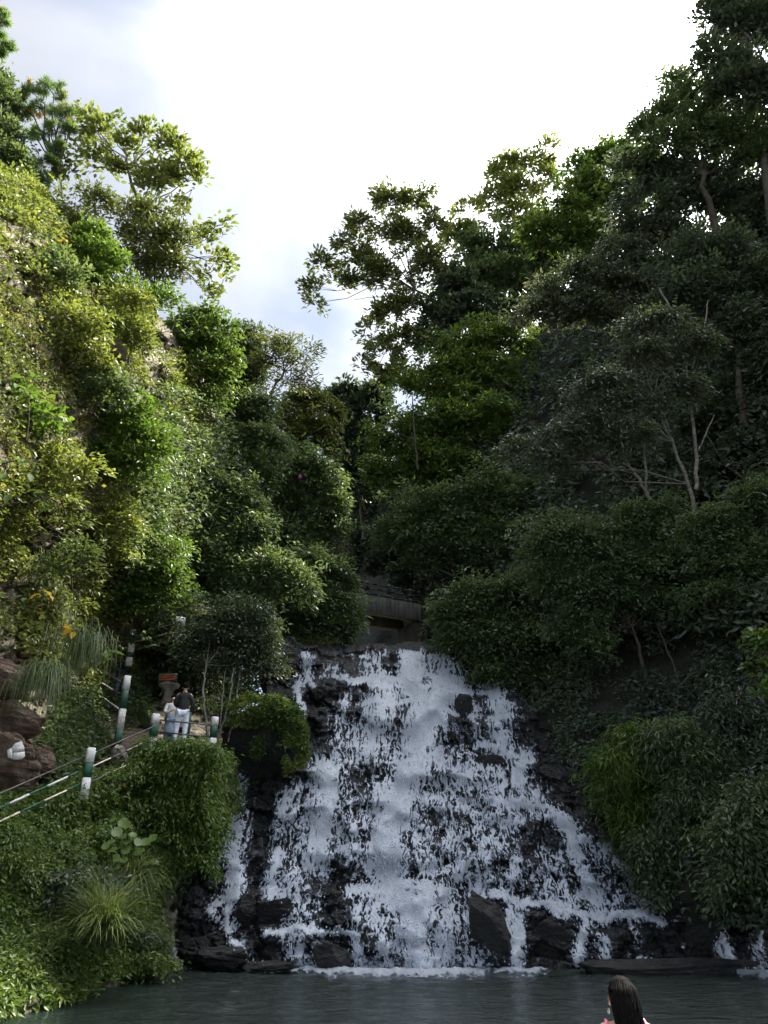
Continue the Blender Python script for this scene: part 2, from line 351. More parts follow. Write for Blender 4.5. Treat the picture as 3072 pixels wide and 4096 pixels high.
def strata(U, V):
    warp = fbm2(U / 40, V / 30, 3, 3) * 2
    d1, d2, c = worley2(U / 20 + warp, (V + 0.35 * U) / 9 + warp, 11)
    return (c - 0.5) * 0.75 + sstep(0.16, 0.0, d2 - d1) * 0.3
PL_L = [(-150, 60), (0, 175), (40, 200), (95, 265), (150, 300), (200, 370), (250, 405), (320, 455), (350, 530), (350, 640), (238, 660), (238, 800), (180, 850), (176, 985), (60, 1015), (-150, 1070)]
PL_R = [(338, 470), (380, 450), (430, 445), (480, 375), (560, 300), (640, 280), (700, 240), (768, 175), (900, 30), (1300, -250), (1300, 1010), (770, 932), (655, 924), (600, 850), (545, 770), (470, 690), (440, 655), (338, 655)]
sheet('rock_cliff', GL, PL_L, 2.6, M['cliff'], 0.75, 0.42, blocky=strata)
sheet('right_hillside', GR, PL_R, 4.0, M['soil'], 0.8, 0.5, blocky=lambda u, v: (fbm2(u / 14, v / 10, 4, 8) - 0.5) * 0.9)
sheet('right_hill_sun_block', lambda u, v: GR(u, v) + 5.0, [(420, 500), (500, 400), (600, 320), (700, 270), (768, 210), (900, 60), (1300, -220), (1300, 1150), (600, 1100), (560, 800), (480, 680)], 20.0, M['soil'], 0.5, 0.3)  # unseen sheet added behind the hillside to stop sun leaking through
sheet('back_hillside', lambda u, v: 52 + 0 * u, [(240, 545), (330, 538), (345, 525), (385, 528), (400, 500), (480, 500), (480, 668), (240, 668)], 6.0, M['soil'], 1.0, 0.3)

# ground under everything, out to the horizon, and the viewing terrace under the camera
g = MB(); g.add([[-300, -300, -1.6], [300, -300, -1.6], [300, 300, -1.6], [-300, 300, -1.6]], [[0, 1, 2, 3]])
tag(g.out('ground', M['soil']), kind='structure')
g = MB(); g.box((0, 0.5, -0.75), (6, 5.0, 0.80), 0, None, 0.04)
tag(g.out('viewing_terrace', M['conc']), kind='structure')

# --- rock of the fall: a staircase of ledges
PV = np.array([640, 646, 652, 682, 688, 708, 714, 750, 757, 768, 774, 804, 811, 846, 856, 890, 899, 922, 932, 968, 990], float)
PY = np.array([31.2, 30.0, 29.7, 28.6, 27.9, 27.5, 26.9, 26.3, 25.9, 25.6, 25.2, 24.8, 24.35, 23.9, 23.45, 23.15, 22.6, 22.35, 21.9, 21.7, 21.5], float)
def prof(u, v):
    wob = (vn2(u / 60, v / 300, 21) - 0.5) * 26 + (vn2(u / 17, v / 120, 22) - 0.5) * 9
    wob = wob * sstep(972, 925, v) * sstep(640, 690, v)
    wob = wob - 14 * sstep(470, 640, u) * sstep(960, 880, v) * sstep(780, 830, v)
    return np.interp(v + wob, PV, PY)
def fallrock(u, v):
    w1 = (vn2(u / 30, v / 30, 31) - 0.5) * 0.9
    d1, d2, c = worley2(u / 26 + w1, v / 13 + w1, 33)
    e1, e2, c2 = worley2(u / 9 + w1 * 2, v / 5 + w1 * 2, 35)
    y = prof(u, v) + (c - 0.5) * 0.55 + (c2 - 0.5) * 0.18 + 0.22 * sstep(0.14, 0.0, d2 - d1) + 0.08 * sstep(0.2, 0, e2 - e1)
    y = y + (fbm2(u / 22, v / 14, 5, 37) - 0.5) * 0.7 + (fbm2(u / 4.0, v / 2.4, 3, 38) - 0.5) * 0.12
    return y
POLY_ROCK = [(268, 668), (283, 655), (297, 650), (303, 643), (322, 645), (346, 641), (360, 644), (383, 642), (391, 645), (404, 641), (431, 642), (452, 644), (462, 652), (472, 668), (520, 690), (560, 750), (620, 815), (655, 870), (690, 900), (860, 905), (860, 990), (120, 990), (130, 930), (150, 850), (160, 790), (210, 750), (265, 700)]
st = 1.6
gu = np.arange(118, 862, st); gv = np.arange(637, 992, st); U, Vv = np.meshgrid(gu, gv)
Yr = fallrock(U, Vv)
# above the shelf on the right the rock top runs back to the bank
shelf = sstep(640, 670, U) * (Vv < 922)
Yr = np.where(shelf > 0, Yr * (1 - shelf) + shelf * (np.interp(Vv, [895, 905, 918, 922], [25.5, 24.5, 22.7, 22.3])), Yr)
RW = P(U, Vv, Yr)
def grid_faces(ins):
    h, w = ins.shape; idx = np.arange(h * w).reshape(h, w)
    q = np.stack([idx[:-1, :-1], idx[1:, :-1], idx[1:, 1:], idx[:-1, 1:]], -1)
    k = ins[:-1, :-1] & ins[:-1, 1:] & ins[1:, 1:] & ins[1:, :-1]
    q = q[k]; used = np.unique(q); mp = np.zeros(h * w, int); mp[used] = np.arange(len(used))
    return used, mp[q]
used, q = grid_faces(in_poly(U, Vv, POLY_ROCK))
build('waterfall_rock', RW.reshape(-1, 3)[used], q, M['wet'], smooth=False, kind='structure')

# --- falling water: strokes of flow over the rock, torn into lace
ST = [  # (polyline of u, v), half width, strength
 ([(412, 647), (410, 685)], 13, 1.0), ([(433, 650), (436, 684)], 14, .62), ([(378, 648), (368, 668), (390, 684)], 12, .62), ([(345, 650), (362, 650)], 6, .5), ([(352, 682), (450, 684)], 6, .8),
 ([(308, 656), (310, 685)], 6, .8), ([(300, 678), (345, 672)], 3, .5), ([(309, 685), (297, 692), (296, 714)], 4.5, .75), ([(330, 666), (352, 684)], 4, .5),
 ([(443, 688), (430, 712), (421, 738), (415, 762)], 20, 1.05), ([(390, 695), (376, 724), (366, 750)], 21, .66), ([(420, 690), (400, 700)], 12, .6), ([(345, 700), (340, 724), (333, 752)], 10, .46),
 ([(491, 688), (500, 714), (506, 746)], 13, .7), ([(475, 708), (480, 742)], 7, .5), ([(455, 700), (460, 745)], 8, .34),
 ([(480, 744), (520, 752), (532, 758)], 6, .8), ([(524, 752), (519, 776)], 10, .85), ([(450, 745), (490, 775)], 12, .5),
 ([(415, 760), (400, 785), (394, 822)], 19, 1.05), ([(433, 749), (468, 778)], 17, .72), ([(420, 775), (455, 785), (500, 782)], 12, .62),
 ([(325, 772), (328, 795), (323, 824), (319, 858)], 15, .95), ([(295, 788), (284, 808)], 8, .7), ([(345, 790), (352, 830), (356, 860)], 12, .5), ([(340, 850), (366, 852)], 8, .6),
 ([(284, 815), (278, 850)], 12, .42), ([(279, 852), (271, 890)], 6, .85), ([(300, 830), (296, 880)], 14, .42), ([(300, 895), (304, 930)], 17, .45),
 ([(236, 784), (236, 808), (234, 835), (235, 870), (233, 898)], 10, .85), ([(228, 800), (226, 850)], 6, .42), ([(244, 800), (246, 850)], 5, .42), ([(213, 901), (236, 900)], 4, .8), ([(208, 908), (222, 924), (234, 926)], 7, .6), ([(230, 905), (229, 930)], 5, .8),
 ([(394, 820), (386, 845), (382, 866), (396, 890), (418, 908), (415, 938), (418, 970)], 18, 1.0), ([(350, 891), (430, 890)], 6, .9), ([(370, 900), (380, 925)], 16, .5),
 ([(270, 932), (310, 930), (358, 936)], 5, .95), ([(290, 938), (304, 968)], 11, .6), ([(356, 942), (362, 968)], 9, .7), ([(385, 942), (392, 968)], 13, .62),
 ([(430, 800), (480, 795), (540, 805)], 13, .62), ([(420, 830), (430, 870)], 17, .58), ([(450, 830), (458, 880)], 15, .5), ([(480, 820), (485, 870)], 13, .5), ([(410, 800), (520, 822)], 9, .6),
 ([(493, 796), (545, 804), (564, 824), (577, 856), (594, 888), (606, 914)], 8, .85), ([(530, 790), (560, 815)], 8, .6),
 ([(604, 846), (628, 875), (650, 903)], 11, .62), ([(585, 835), (600, 850)], 8, .45), ([(560, 860), (566, 905)], 9, .5), ([(545, 855), (550, 900)], 10, .5), ([(625, 890), (612, 912)], 12, .5),
 ([(488, 892), (545, 905), (578, 915), (662, 919)], 5, .9), ([(515, 864), (504, 894)], 8, .72), ([(500, 880), (515, 912)], 8, .6),
 ([(514, 912), (517, 940), (519, 972)], 8, .85), ([(442, 890), (446, 930), (440, 968)], 13, .7), ([(462, 905), (460, 965)], 7, .42),
 ([(588, 919), (580, 960)], 7, .66), ([(598, 935), (606, 960)], 5, .6), ([(628, 926), (640, 942)], 6, .45), ([(622, 955), (652, 962)], 3, .5), ([(662, 922), (690, 921)], 2, .5),
 ([(722, 930), (728, 962)], 7, .72), ([(738, 963), (768, 972)], 4, .85), ([(757, 936), (760, 968)], 6, .55), ([(684, 945), (685, 965)], 2, .4), ([(790, 945), (796, 975)], 10, .6),
 ([(156, 928), (162, 942), (172, 958)], 5, .7), ([(232, 940), (252, 965)], 4, .55), ([(170, 962), (182, 964)], 3, .5), ([(250, 962), (275, 966)], 3, .5),
]
sw = 0.64
wu = np.arange(148, 812, sw); wv = np.arange(642, 976, sw); WU, WV = np.meshgrid(wu, wv)
def stroke_field(U, V):
    D = np.zeros(U.shape)
    Uw = U + (fbm2(U / 14, V / 26, 4, 51) - 0.5) * 16; Vw = V + (fbm2(U / 20, V / 16, 4, 52) - 0.5) * 20
    for pl, w, s in ST:
        w = w * 1.22; d = np.full(U.shape, 1e9)
        for (x1, y1), (x2, y2) in zip(pl[:-1], pl[1:]):
            L2 = (x2 - x1) ** 2 + (y2 - y1) ** 2
            t = np.clip(((Uw - x1) * (x2 - x1) + (Vw - y1) * (y2 - y1)) / L2, 0, 1)
            d = np.minimum(d, (Uw - x1 - t * (x2 - x1)) ** 2 + (Vw - y1 - t * (y2 - y1)) ** 2)
        D = np.maximum(D, min(1.15, s * 1.12) * np.exp(-(d / (w * w)) ** 0.8))
    return D
FALL = [(350, 650), (450, 648), (470, 690), (515, 700), (530, 760), (560, 800), (600, 842), (655, 905), (600, 915), (520, 905), (500, 970), (285, 970), (280, 930), (265, 880), (278, 800), (300, 770), (330, 720), (350, 690)]
def blur(a, k):
    for ax in (0, 1):
        c = np.cumsum(np.concatenate([np.repeat(np.take(a, [0], ax), k + 1, ax), a, np.repeat(np.take(a, [-1], ax), k, ax)], ax), ax)
        n = a.shape[ax]; a = (np.take(c, np.arange(2 * k + 1, 2 * k + 1 + n), ax) - np.take(c, np.arange(0, n), ax)) / (2 * k + 1)
    return a
D = stroke_field(WU, WV)
big = fbm2(WU / 24, WV / 30, 3, 57)
basew = (0.07 + 0.33 * sstep(755, 800, WV)) * np.clip(0.15 + 1.9 * (big - 0.18), 0, 1.5)
D = np.maximum(D, basew * blur(in_poly(WU, WV, FALL).astype(float), 8)) * (0.75 + 0.5 * big)
D = D * sstep(0, 5, WV - (646 + 9 * (vn2(WU / 8, 0 * WU, 55) - 0.3)))
# the shape of the fall under the sheet of water: where it drops and where it lands
Yp_ = prof(WU, WV); slope = np.abs(np.gradient(Yp_, sw, axis=0)); flat = sstep(0.045, 0.11, blur(slope, 2)); under = np.roll(blur(flat, 4), 9, axis=0) * (1 - flat)
fan_ = (WU - 410) / 260.0                                   # the fall widens downward: threads lean outward
wl_ = WU - fan_ * (WV - 800) * 0.35
wx = wl_ + (fbm2(WU / 5, WV / 8, 3, 61) - 0.5) * 7
wy = WV + (fbm2(WU / 6, WV / 7, 3, 62) - 0.5) * 6
lace = 1 - np.abs(fbm2(wx / 1.8, wy / 7.5, 3, 63) - 0.5) * 6.0        # long falling threads
lace2 = 1 - np.abs(fbm2(wx / 1.5, wy / 2.4, 2, 64) - 0.5) * 5.0       # torn lace
clump = fbm2(wx / 9, wy / 26, 4, 65)
fine = fbm2(wx / 1.3, wy / 2.6, 2, 67)
thr = np.clip(lace, -0.6, 1) * (1.15 - 0.5 * flat) + np.clip(lace2, -0.6, 1) * (0.38 + 0.4 * flat)
na = 1.12 - 0.22 * np.clip(D, 0, 1)
foam = D * 1.95 - 1.02 + na * (0.72 * (thr - 0.30) + 0.45 * (clump - 0.5) + 0.25 * (fine - 0.5)) + 0.55 * flat * np.clip(D * 2.2, 0, 1) - 0.22 * under * (1 - 0.6 * np.clip(D, 0, 1))
foam = np.where(D < 0.05, -1, foam)
Yb = fallrock(WU, WV)
Ys = blur(blur(Yb, 9), 9) - 0.08; Ym = np.minimum(Ys, blur(np.minimum(Yb, Ys), 4))
th = 0.04 + 0.12 * np.clip(D, 0, 1.1) + 0.05 * np.clip(thr, 0, 1) * np.clip(D, 0.3, 1)
Yf = np.minimum(Ym, Ys) - np.maximum(th, 0.03)
Yf = np.where(D > 0.75, blur(Yf, 3), Yf)
Yf = blur(Yf, 2); Yf = np.minimum(Yf, blur(Yb, 1) - 0.02)
VWt = P(WU, WV, Yf).reshape(-1, 3)
used, q = grid_faces(foam > -0.48)
m, t, o = new_mat('white_water')
at = nd(t, 'ShaderNodeAttribute', attribute_name='tint')
wcol = ramp(t, at.outputs['Fac'], [(0.0, (0.36, 0.41, 0.51)), (0.35, (0.52, 0.58, 0.68)), (0.6, (0.68, 0.73, 0.81)), (1, (0.80, 0.84, 0.90))])
wp = nd(t, 'ShaderNodeBsdfPrincipled', {'Base Color': wcol, 'Roughness': 0.35})
wt = nd(t, 'ShaderNodeBsdfTranslucent', {'Color': wcol}); wm = nd(t, 'ShaderNodeMixShader', {0: 0.5, 1: wp.outputs[0], 2: wt.outputs[0]})
gw = nd(t, 'ShaderNodeNewGeometry'); mw = nd(t, 'ShaderNodeMapping', {'Vector': gw.outputs['Position'], 'Scale': (1.0, 0.5, 0.42)})
nw = nd(t, 'ShaderNodeTexNoise', {'Vector': mw.outputs[0], 'Scale': 30.0, 'Detail': 3.0, 'Roughness': 0.6})
aw = nd(t, 'ShaderNodeMath', {0: nw.outputs['Fac'], 1: 0.34, 2: -0.17}, operation='MULTIPLY_ADD'); as_ = nd(t, 'ShaderNodeMath', {0: at.outputs['Fac'], 1: aw.outputs[0]}, operation='ADD')
al_ = ramp(t, as_.outputs[0], [(0.0, (0, 0, 0)), (0.20, (0.17, 0.17, 0.17)), (0.32, (0.36, 0.36, 0.36)), (0.52, (1, 1, 1))])
tp = nd(t, 'ShaderNodeBsdfTransparent'); mm = nd(t, 'ShaderNodeMixShader', {0: al_, 1: tp.outputs[0], 2: wm.outputs[0]})
t.links.new(mm.outputs[0], o.inputs[0]); M['foam'] = m
build('waterfall', VWt[used], q, M['foam'], smooth=True, kind='structure', tint=np.clip((foam.ravel()[used] + 0.48) / 1.6, 0, 1))
# thin clear film over the wet rock between the threads
# droplets and spray thrown off the fall
rng = np.random.default_rng(5)
pr = np.clip(D - 0.3, 0, 1) ** 1.5; pr = (pr / pr.sum()).ravel()
pick = rng.choice(pr.size, 9000, p=pr)
c = P(WU.ravel()[pick] + rng.normal(0, 3, 9000), WV.ravel()[pick] + rng.normal(0, 3, 9000), Yf.ravel()[pick] - rng.exponential(0.18, 9000) - 0.05)
s = rng.uniform(0.008, 0.026, 9000)
tet = np.array([[1, 0, -0.6], [-0.5, 0.87, -0.6], [-0.5, -0.87, -0.6], [0, 0, 1.6]])
V = (c[:, None] + tet[None] * s[:, None, None]).reshape(-1, 3)
T = (np.array([[0, 2, 1], [0, 1, 3], [1, 2, 3], [2, 0, 3]])[None] + 4 * np.arange(9000)[:, None, None]).reshape(-1, 3)
tag(build('spray', V, T, M['foam'], tint=np.full(len(V), 0.85)), 'white spray droplets thrown off the falling water', None, None, 'stuff')

# --- the pool
def pool_y(x, y): return 0
nx, ny = 200, 150
px = np.linspace(-16, 16, nx); py = np.linspace(5.3, 25.0, ny); X, Yp = np.meshgrid(px, py)
amp = 0.035 + 0.06 * np.exp(-((Yp - 21.3) / 2.2) ** 2) * sstep(7, 4, np.abs(X - 0.8))
Z = amp * (fbm2(X * 1.1, Yp * 2.6, 4, 71) - 0.5) * 2.2
used, q = grid_faces(np.ones(X.shape, bool))
m, t, o = new_mat('pool_water')
gp = nd(t, 'ShaderNodeNewGeometry'); mp = nd(t, 'ShaderNodeMapping', {'Vector': gp.outputs['Position'], 'Scale': (1.0, 2.2, 1.0)})
n1 = nd(t, 'ShaderNodeTexNoise', {'Vector': mp.outputs[0], 'Scale': 1.7, 'Detail': 6.0, 'Roughness': 0.62})
b = nd(t, 'ShaderNodeBump', {'Height': n1.outputs['Fac'], 'Strength': 1.0, 'Distance': 0.22})
wpn = nd(t, 'ShaderNodeBsdfPrincipled', {'Base Color': (0.010, 0.018, 0.014, 1), 'Roughness': 0.1, 'IOR': 1.33, 'Normal': b.outputs[0]})
t.links.new(wpn.outputs[0], o.inputs[0]); M['pool'] = m
build('pool_water', np.stack([X, Yp, Z], -1).reshape(-1, 3), q[:, ::-1], M['pool'], smooth=True, kind='structure')
# foam where the fall meets the pool, and drifting foam
fu = np.arange(150, 780, 0.9); fv = np.arange(958, 992, 0.7); FU, FV = np.meshgrid(fu, fv)
line = np.interp(FU, [150, 200, 270, 320, 360, 420, 470, 500, 530, 560, 700, 740, 768, 790], [966, 968, 969, 971, 972, 973, 972, 970, 973, 966, 972, 973, 975, 978])
act = np.interp(FU, [150, 165, 175, 235, 245, 275, 300, 330, 420, 470, 492, 500, 535, 552, 600, 715, 740, 800], [0, .5, .3, .05, .45, .45, .8, .95, 1, 1, .5, .8, .9, .25, .0, .0, .7, .8])
band = act * np.exp(-np.abs((FV - line) / np.where(FV > line, 4.0, 5.0)) ** 1.4)
drift = 0.36 * np.clip(act, 0, 1) * np.exp(-np.clip(FV - line, 0, 99) / 11)
nz = fbm2(FU / 7, FV / 2.6, 4, 75); nz2 = fbm2(FU / 2.6, FV / 1.3, 3, 77); ff = band * 1.25 + drift * 1.5 - 0.66 + (nz - 0.5) * 1.3 + (nz2 - 0.5) * 0.9
zc = 0.02 + 0.14 * np.clip(band, 0, 1) * fbm2(FU / 6, FV / 5, 3, 76) * sstep(6, 0, np.abs(FV - line))
d = ray(FU, FV); Yfl = np.minimum(np.where(d[..., 2] < 0, -CAMZ / d[..., 2], 99) * d[..., 1], 22.4)
Yfl = np.minimum(Yfl, 21.9)
Wf = np.stack([d[..., 0] / d[..., 1] * Yfl, Yfl, np.maximum(d[..., 2] / d[..., 1] * Yfl + CAMZ, 0.0) + zc], -1)
used, q = grid_faces(ff > -0.3)
build('water_foam', Wf.reshape(-1, 3)[used], q, M['foam'], smooth=True, kind='structure', tint=np.clip((ff.ravel()[used] + 0.28) / 1.2, 0, 1))

# --- boulders standing in and beside the fall
def boulder(name, label, u0, u1, v0, v1, Y, mat, seed, depth=0.8, pw=2.6, face=0.16, group=None, cat='boulder', lean=0.0, parent=None):
    uc, vc = (u0 + u1) / 2, (v0 + v1) / 2; C = P(uc, vc, Y); s = mpp(vc, Y)
    rx, rz = (u1 - u0) / 2 * s, (v1 - v0) / 2 * s; ry = depth * (rx + rz) / 2
    n, mseg = 44, 64
    th = np.linspace(0, np.pi, n)[:, None]; ph = np.linspace(0, 2 * np.pi, mseg, endpoint=False)[None]
    x, y, z = np.sin(th) * np.cos(ph), np.sin(th) * np.sin(ph), np.cos(th) + 0 * ph
    nr = (np.abs(x) ** pw + np.abs(y) ** pw + np.abs(z) ** pw) ** (1 / pw); D3 = np.stack([x, y, z], -1) / nr[..., None]
    q3 = D3.reshape(-1, 3)
    r = 1 + face * 1.4 * (fbm3(q3 * 1.3 + seed * 7.7, 3, seed) - 0.5) * 1.6
    rg = np.random.default_rng(seed); pl = norm(rg.normal(size=(17, 3)))
    for pn in pl:                      # chisel flat faces
        d_ = q3 @ pn; lim = rg.uniform(0.66, 0.94)
        r = np.where(d_ * r > lim, lim / np.maximum(d_, 1e-3), r)
    bed = q3 * r[:, None]
    r = r * (1 + 0.10 * (fbm3(bed * np.array([2.2, 2.2, 6.0]) + seed, 4, seed + 1) - 0.5) * 2 + 0.05 * (vn3(bed[:, 0] * 3 + seed, bed[:, 1] * 3, bed[:, 2] * 9, seed + 2) > 0.5))
    q3 = q3 * r[:, None]
    W = C + q3[:, :1] * rx * RT + q3[:, 1:2] * ry * np.array([0, 1.0, 0]) + q3[:, 2:3] * rz * UP + (q3[:, 2:3] * lean * rx) * RT
    i = np.arange(n - 1)[:, None] * mseg; k = np.arange(mseg)[None]; k2 = (k + 1) % mseg
    Q = np.stack([i + k, i + mseg + k, i + mseg + k2, i + k2], -1).reshape(-1, 4)
    o = build(name, W, Q, mat, parent, loc=C if parent is None else None)
    for p_ in o.data.polygons: p_.use_smooth = False
    if parent is None: tag(o, label, cat, group)
    return o, C, (rx, ry, rz)
BG = 'dark boulders in the waterfall'
for i, (lab, *r) in enumerate([
    ('tall black boulder with pointed top standing at the right foot of the falls', 466, 510, 889, 972, 21.7, .8, 2.2, .2),
    ('blocky dark boulder under the thin left stream', 233, 258, 895, 931, 22.2, .9, 3.2, .12),
    ('broad squared dark boulder beside the blocky boulder under the left stream', 255, 299, 894, 932, 22.3, .7, 3.4, .14),
    ('rounded dark boulder in the lowest curtain of white water', 315, 351, 940, 976, 21.4, .8, 2.6, .15),
    ('low wide boulder at the left foot of the falls by the pool', 196, 248, 942, 978, 21.6, .8, 2.6, .18),
    ('long flat rock slab lying at the water edge left of the foam', 240, 304, 960, 977, 21.3, .7, 2.6, .2),
    ('sloping dark rock between two cascades on the upper right of the falls', 474, 506, 755, 777, 25.9, .6, 2.6, .2),
    ('dark wedge of rock parting the water halfway up the falls', 338, 370, 770, 804, 25.5, .6, 2.8, .22),
    ('black rock splitting the topmost cascade under the bridge', 386, 402, 649, 680, 29.4, .6, 2.6, .2),
    ('narrow dark rock on the lip beside the right upper cascade', 452, 476, 692, 740, 27.5, .5, 2.6, .2),
    ('dry dark rock face beside the mossy boulder near the upper falls', 258, 304, 640, 712, 29.9, .7, 2.8, .2),
    ('rock jutting from the right edge of the falls under the small side stream', 522, 562, 760, 800, 26.4, .8, 2.6, .22),
    ('dark ledge boulder right of the tall pointed boulder', 526, 580, 918, 972, 22.3, .6, 3.0, .18),
    ('low dark ledge block on the right shelf past the side cascade', 606, 672, 924, 964, 22.4, .6, 3.4, .16),
    ('long low rock spit reaching into the pool under the right trickles', 560, 760, 958, 985, 21.1, .35, 3.0, .2),
    ('brown rock ledge under the bank at the far right shelf', 670, 724, 925, 964, 22.1, .6, 3.6, .16),
]):
    boulder('boulder', lab, r[0], r[1], r[2], r[3], r[4], M['boulder'], 101 + i, r[5], r[6], r[7], BG, lean=-0.3 if i == 0 else 0.0)

# --- the bridge above the top of the falls
pa = P(350, 601, 34.0); zb = pa[2]
def bz(u, v, dz=0.0):
    p = Pz(u, v, zb); return p + np.array([0, 0, dz])
A = bz(262, 585.5); B = bz(400, 608.8); dirb = norm((B - A) * np.array([1, 1, 0])); Lb = np.linalg.norm(B - A)
B2 = B + dirb * 1.2; Lt = np.linalg.norm(B2 - A)
axb = np.stack([dirb, np.array([-dirb[1], dirb[0], 0]), np.array([0, 0, 1.0])])
br = thing('footbridge', 'concrete footbridge with black and white railing above the top of the falls', 'bridge', A)
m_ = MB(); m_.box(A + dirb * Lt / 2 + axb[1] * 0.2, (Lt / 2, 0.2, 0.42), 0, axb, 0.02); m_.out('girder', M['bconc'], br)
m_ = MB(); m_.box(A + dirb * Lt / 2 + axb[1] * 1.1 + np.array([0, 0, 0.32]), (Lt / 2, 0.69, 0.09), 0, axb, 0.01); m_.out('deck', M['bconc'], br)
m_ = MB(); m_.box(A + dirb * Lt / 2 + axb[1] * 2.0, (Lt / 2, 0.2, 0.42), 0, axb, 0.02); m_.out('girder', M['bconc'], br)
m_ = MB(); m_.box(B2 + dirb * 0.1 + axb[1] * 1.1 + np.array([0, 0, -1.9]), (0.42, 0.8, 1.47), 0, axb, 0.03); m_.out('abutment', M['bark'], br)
def striped_bar(mb, p, q, r, pat, sides=6):
    """pat: list of (length fraction, material slot)"""
    p, q = np.asarray(p), np.asarray(q); a = 0; tot = sum(x[0] for x in pat)
    for fr, mi in pat:
        b = a + fr / tot; mb.tube([p + (q - p) * a, p + (q - p) * (a + b) / 2, p + (q - p) * b], r, sides, mi); a = b
for k in range(7):
    c = A + dirb * (0.5 + k * (Lt - 1.0) / 6) + axb[1] * 0.2
    m_ = MB(); m_.box(c + [0, 0, 0.56], (0.07, 0.07, 0.135), 1, axb); m_.box(c + [0, 0, 0.83], (0.07, 0.07, 0.135), 0, axb); m_.box(c + [0, 0, 1.09], (0.07, 0.07, 0.125), 1, axb, 0.01)
    m_.out('post', [M['black'], M['bconc']], br)
for h, ph in ((0.55, 0), (0.82, 1), (1.08, 0)):
    m_ = MB(); pat = [(1, 0)] * ph + [(1, (j + ph) % 2) for j in range(22)]
    striped_bar(m_, A + axb[1] * 0.11 + [0, 0, h], B2 + axb[1] * 0.11 + [0, 0, h], 0.04, [(1.0 if mi else 4.0, mi) for _, mi in pat])
    m_.out('rail', [M['black'], M['bconc']], br)

# --- path, landing and steps on the left bank
feet = P(179, 746, 22.0); zl = feet[2]
m_ = MB(); lc = (P(159, 747, 21.4) + P(212, 745, 21.6)) / 2; m_.box((lc[0] - 0.35, 22.55, zl - 0.1), (1.15, 1.15, 0.1), 0, None, 0.03)
tag(m_.out('stair_landing', M['step']), kind='structure')
m_ = MB(); p0 = P(-30, 838, 16.2) + [-0.9, 0.6, -0.45]; p1 = P(150, 752, 21.4) + [-0.9, 0.7, -0.6]
dd = norm(p1 - p0); side = norm(np.cross(dd, [0, 0, 1.0])); upv = np.cross(side, dd)
m_.box((p0 + p1) / 2, (np.linalg.norm(p1 - p0) / 2, 0.75, 0.2), 0, np.stack([dd, -side, upv]), 0.02)
tag(m_.out('sloping_path', M['step']), kind='structure')
s0 = P(146, 742, 23.0); s1 = P(112, 702, 27.2)
s0[2] = zl
stairs = thing('stone_stairs', 'worn brown stone stairs climbing left from the landing behind the tall post', 'stairs', s0)
dh = (s1 - s0) * [1, 1, 0]; dirs = norm(dh); sx = np.array([dirs[1], -dirs[0], 0]); nst = 13
for k in range(nst):
    f = (k + 0.5) / nst; c = s0 + (s1 - s0) * f
    m_ = MB(); hgt = 0.35
    m_.box(c + [0, 0, -hgt / 2 + 0.09], (np.linalg.norm(dh) / nst / 2 + 0.03, 0.85, hgt / 2), 0, np.stack([dirs, sx, [0, 0, 1.0]]), 0.015)
    m_.out('step', M['step'], stairs)

# --- railings: square posts in white and green bands, pipe rails between
def post(parent, top, bot, Y, w, bands, lean=0.0, name='post'):
    """top, bot: (u, v); bands from the top down: (fraction, material slot)"""
    a = P(*bot, Y); b = P(*top, Y); b = np.array([a[0], a[1], b[2]])   # upright
    m_ = MB(); z = b[2]; H = b[2] - a[2]; tot = sum(x[0] for x in bands)
    rot = 0.5; ax = np.array([[math.cos(rot), math.sin(rot), 0], [-math.sin(rot), math.cos(rot), 0], [0, 0, 1]])
    for i, (fr, mi) in enumerate(bands):
        h = H * fr / tot; m_.box((a[0], a[1], z - h / 2), (w / 2 - 0.002 * (i % 2), w / 2 - 0.002 * (i % 2), h / 2), mi, ax, 0.012); z -= h
    return m_.out(name, [M['white'], M['green'], M['dgreen']], parent), a, b
def rail(parent, a, b, r, pat, mats):
    m_ = MB(); striped_bar(m_, P(*a), P(*b), r, pat, 7); return m_.out('rail', mats, parent)
PM = [M['pipe'], M['white'], M['green'], M['cream']]
r1 = thing('path_railing', 'nearest path railing with green and white pipes in front of the lower path', 'railing', P(87, 815, 19.0), 'railings of the stair path')
post(r1, (87, 748), (83, 800), 19.0, 0.19, [(0.34, 0), (0.34, 1), (0.5, 0)])
post(r1, (159, 714), (151, 752), 21.4, 0.2, [(0.36, 0), (0.48, 1), (0.5, 0)])
rail(r1, (-40, 811, 15.6), (81, 758, 18.9), 0.019, [(1, 0)], PM)
rail(r1, (-40, 826, 15.6), (80, 771, 18.9), 0.024, [(.34, 1), (.22, 2), (.25, 1), (.25, 2), (.3, 1), (.2, 2)], PM)
rail(r1, (-40, 840, 15.6), (80, 784, 18.9), 0.021, [(.35, 2), (.28, 3), (.3, 2), (.3, 3), (.2, 2)], PM)
rail(r1, (89, 755, 19.0), (157, 725, 21.3), 0.019, [(.1, 1), (1, 0)], PM)
rail(r1, (89, 768, 19.0), (156, 737, 21.3), 0.019, [(.5, 3), (.4, 0), (.4, 3), (.4, 0)], PM)
rail(r1, (89, 783, 19.0), (156, 751, 21.3), 0.019, [(.5, 0), (.4, 3), (.3, 0), (.4, 3)], PM)
r2 = thing('landing_railing', 'short dark railing along the landing front ending at a banded post by slim trunks', 'railing', P(212, 745, 21.6), 'railings of the stair path')
post(r2, (213, 717), (212, 748), 21.6, 0.18, [(0.36, 0), (0.5, 2), (0.4, 0)])
rail(r2, (160, 720, 21.4), (211, 725, 21.6), 0.021, [(1, 0)], PM)
rail(r2, (160, 732, 21.4), (211, 737, 21.6), 0.021, [(1, 0)], PM)
